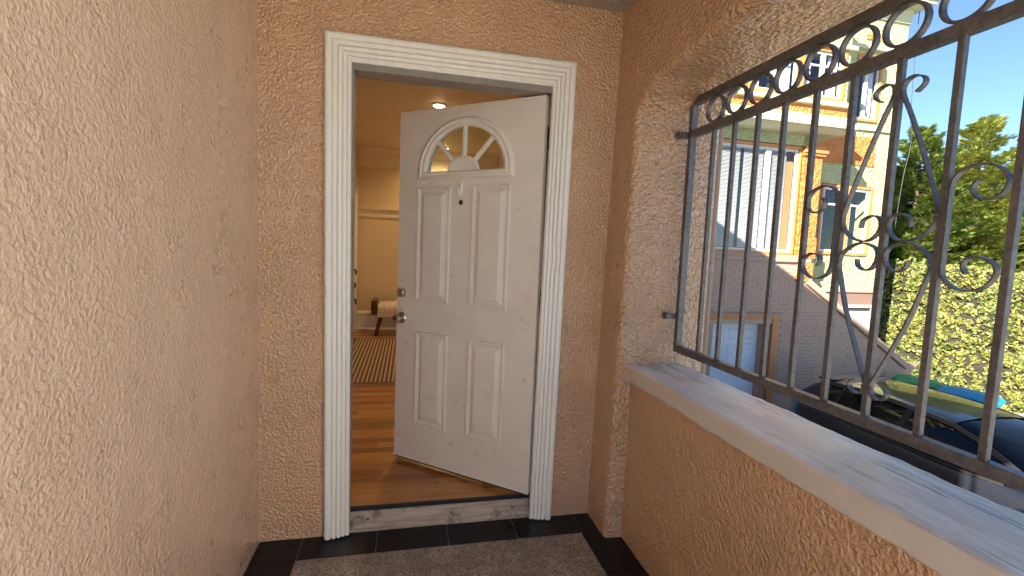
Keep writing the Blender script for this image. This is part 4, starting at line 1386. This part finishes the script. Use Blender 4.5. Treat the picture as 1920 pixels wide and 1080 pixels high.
# ------------------------------------------------------------------ bins
def bin_(x, y, rz_, mat, label):
    b = empty('wheelie_bin', (x, y, GZ), label, 'bin', None)
    mm = Matrix.Translation((x, y, GZ)) @ Matrix.Rotation(rad(rz_), 4, 'Z')
    rows = []
    for (z, hw, hd) in ((0.06, 0.23, 0.26), (0.5, 0.26, 0.31), (0.92, 0.285, 0.36), (0.95, 0.315, 0.39), (0.98, 0.315, 0.39)):
        rows.append([mm @ Vector((sx * hw, sy * hd, z)) for sx, sy in ((-1, -1), (1, -1), (1, 1), (-1, 1))])
    MB().grid(rows, True, True).build('body', mat, b, bevel=0.012)
    lid = []
    for (t, z, w) in ((-1.0, 0.985, 0.32), (-0.92, 1.03, 0.325), (-0.3, 1.085, 0.325), (0.5, 1.105, 0.325), (0.95, 1.08, 0.32), (1.05, 1.02, 0.30)):
        pr_ = []
        for s in (-1.0, -0.85, -0.45, -0.4, 0.4, 0.45, 0.85, 1.0):
            dz = -0.045 if abs(s) > 0.9 else (0.02 if abs(s) < 0.42 else 0.0)
            pr_.append(mm @ Vector((s * w, t * 0.42, z + dz)))
        lid.append(pr_)
    lb = MB().grid(lid)
    lb.build('lid', mat, b, smooth=True, angle=25)
    MB().tube([mm @ Vector((-0.25, 0.46, 0.99)), mm @ Vector((0.25, 0.46, 0.99))], 0.018, 10).build('handle', mat, b, smooth=True)
    for s in (-1, 1):
        MB().lathe([(0.02, -0.03), (0.12, -0.03), (0.12, 0.03), (0.02, 0.03)], mm @ Matrix.Translation((s * 0.27, 0.30, 0.12)) @ Matrix.Rotation(rad(90), 4, 'Y'), 18).build('wheel', 'tyre', b)
bin_(10.42, 4.86, 35, 'bin_green', 'green wheeled bin between the blue bin and the stair wall')
bin_(10.45, 4.05, 20, 'bin_blue', 'blue wheeled bin beside the dark car')

# ------------------------------------------------------------------ planting
def leaf_quads(rng, pts, size, out):
    v, f = out
    for p, n in pts:
        n = (n + Vector((rng.uniform(-.8, .8), rng.uniform(-.8, .8), rng.uniform(-.5, .9)))).normalized()
        a = n.orthogonal().normalized()
        a.rotate(Matrix.Rotation(rng.uniform(0, 6.28), 3, n))
        b = n.cross(a)
        s = size * rng.uniform(0.6, 1.4)
        k = len(v)
        v += [tuple(p - a * s), tuple(p + b * s * 0.55 + n * s * 0.15), tuple(p + a * s), tuple(p - b * s * 0.55 + n * s * 0.15)]
        f.append((k, k + 1, k + 2, k + 3))

rng = random.Random(11)
hd = empty('ivy_hedge', (14, 6.5, GZ), 'sunlit yellow-green leafy hedge bank beyond the bins', 'hedge')
HA, HB = Vector((10.7, 8.1, 0)), Vector((18.5, 2.6, 0))
hdir = (HB - HA).normalized()
hn = Vector((hdir.y, -hdir.x, 0)).normalized()
if hn.y > 0: hn = -hn
HL = (HB - HA).length
def hedge_surf(u, w):
    # w 0 foot .. 1 top edge .. 1.3 top surface
    base_p = HA + hdir * (u * HL)
    zt = 1.28 + 0.16 * noise.noise(Vector((u * 9, 0, 0))) + 0.10 * noise.noise(Vector((u * 31, 4, 0)))
    if w <= 1.0:
        p = base_p - hn * (0.75 * w) + Vector((0, 0, GZ + (zt - GZ) * w))
    else:
        p = base_p - hn * (0.75 + (w - 1.0) * 4.0) + Vector((0, 0, zt + 0.04))
    d = 0.30 * noise.noise(p * 1.2) + 0.20 * noise.noise(p * 3.0) + 0.08 * noise.noise(p * 7.0)
    return p + (hn * 0.85 + Vector((0, 0, 0.45))) * d
rows = [[hedge_surf(i / 70, j / 20) - hn * 0.10 for i in range(71)] for j in range(0, 29)]
MB().grid(rows).build('hedge_core', 'soil', hd, smooth=True)
out = ([], [])
pts = []
for k in range(70000):
    u, w = rng.random(), rng.random() ** 0.9 * 1.25
    p = hedge_surf(u, w)
    dpt = rng.random() ** 2 * 0.20
    cl = noise.noise(p * 6.5)
    if cl < -0.08 and rng.random() < 0.9:
        continue
    pts.append((p + hn * (0.06 * cl) - hn * dpt + Vector((0, 0, rng.uniform(-.02, .04))), hn + Vector((0, 0, 0.5))))
for k in range(420):
    u, w = rng.random(), rng.uniform(0.15, 1.25)
    p = hedge_surf(u, w)
    dr = (hn * rng.uniform(0.1, 0.9) + Vector((rng.uniform(-.5, .5), rng.uniform(-.5, .5), rng.uniform(0.3, 1.2)))).normalized()
    ln = rng.uniform(0.10, 0.32)
    for q in range(14):
        pts.append((p + dr * (ln * q / 13) + Vector((rng.uniform(-.02, .02), rng.uniform(-.02, .02), rng.uniform(-.02, .02))), hn))
leaf_quads(rng, pts, 0.040, out)
me = bpy.data.meshes.new('hedge_foliage'); me.from_pydata(out[0], [], out[1])
tag(link_mesh('foliage', me, 'hedge_leaf', hd), kind='stuff')

def cypress(x, y, zt, r, seed, label, mat, lean_=0.0):
    rg_ = random.Random(seed)
    t = empty('cypress_tree', (x, y, GZ), label, 'tree', 'cypress trees behind the hedge')
    h = zt - GZ
    trunk = [Vector((x + lean_ * k / 10, y, GZ + h * 0.97 * k / 10)) for k in range(11)]
    mb = MB().tube(trunk, [0.16 * (1 - k / 10.6) + 0.006 for k in range(11)], 8)
    v, f = [], []
    nb_ = 300
    for i in range(nb_):
        q = (i + rg_.random()) / nb_
        zf = 0.12 + 0.88 * q ** 0.9
        az = rg_.uniform(0, 2 * math.pi)
        base_p = Vector((x + lean_ * zf, y, GZ + h * zf))
        ln = r * ((1 - zf) ** 0.8 * 1.05 + 0.05) * rg_.choice((0.55, 0.75, 0.9, 1.0, 1.1, 1.3)) + 0.08
        up = rg_.uniform(0.0, 0.45) + 1.2 * max(0, zf - 0.82)
        d = Vector((math.cos(az), math.sin(az), up)).normalized()
        side = d.cross(Vector((0, 0, 1))).normalized()
        upv = side.cross(d)
        curl = rg_.uniform(0.02, 0.20)
        if i % 2 == 0:
            mb.tube([base_p, base_p + d * ln * 0.55 + Vector((0, 0, curl * ln * 0.3)), base_p + d * ln * 0.95 + Vector((0, 0, curl * ln))], [0.028 * (1 - zf) + 0.008, 0.014 * (1 - zf) + 0.005, 0.003], 5, False)
        nsp = int(14 + 40 * ln)
        for s in range(nsp):
            a = rg_.random() ** 0.55
            w = 0.26 * ln * (1.05 - a) + 0.03
            sd = rg_.uniform(-1, 1)
            p = base_p + d * (ln * (0.15 + 0.85 * a)) + side * (sd * w) + upv * rg_.gauss(0, 0.03) + Vector((0, 0, curl * ln * a * a))
            dd = (d * 1.0 + side * (sd * 0.9 + rg_.uniform(-.25, .25)) + Vector((0, 0, rg_.uniform(-.1, .45)))).normalized()
            sz = rg_.uniform(0.10, 0.24)
            sn = dd.cross(Vector((rg_.uniform(-.5, .5), rg_.uniform(-.5, .5), 1))).normalized()
            for c_ in (-0.75, -0.3, 0.0, 0.3, 0.75):
                e = (dd + sn * c_ + Vector((0, 0, rg_.uniform(-.1, .15)))).normalized()
                lz = sz * (1.0 - 0.35 * abs(c_))
                b = sn * (sz * 0.085)
                k = len(v)
                v += [tuple(p - b * 0.3), tuple(p + e * lz * 0.5 - b), tuple(p + e * lz), tuple(p + e * lz * 0.5 + b)]
                f.append((k, k + 1, k + 2, k + 3))
    mb.build('trunk', 'bark', t, smooth=True)
    me = bpy.data.meshes.new('crown'); me.from_pydata(v, [], f)
    link_mesh('crown', me, mat, t)
cypress(15.5, 9.2, 5.45, 2.4, 21, 'tall dark green cypress with a sparse top beside the green house', 'cypress')
cypress(17.7, 9.1, 5.9, 2.6, 22, 'tallest yellow-tipped cypress rising behind the hedge', 'cypress_dry')
cypress(20.2, 9.3, 5.5, 2.7, 23, 'broad green cypress furthest from the green house', 'cypress')
cypress(14.2, 9.6, 4.0, 2.1, 24, 'short shaded cypress tucked beside the green house corner', 'cypress')
cypress(16.6, 10.6, 4.6, 2.5, 25, 'low bushy cypress standing between two taller ones', 'cypress_dry')
cypress(19.0, 10.6, 4.7, 2.5, 26, 'dense low cypress behind the tallest cypress', 'cypress_dry')
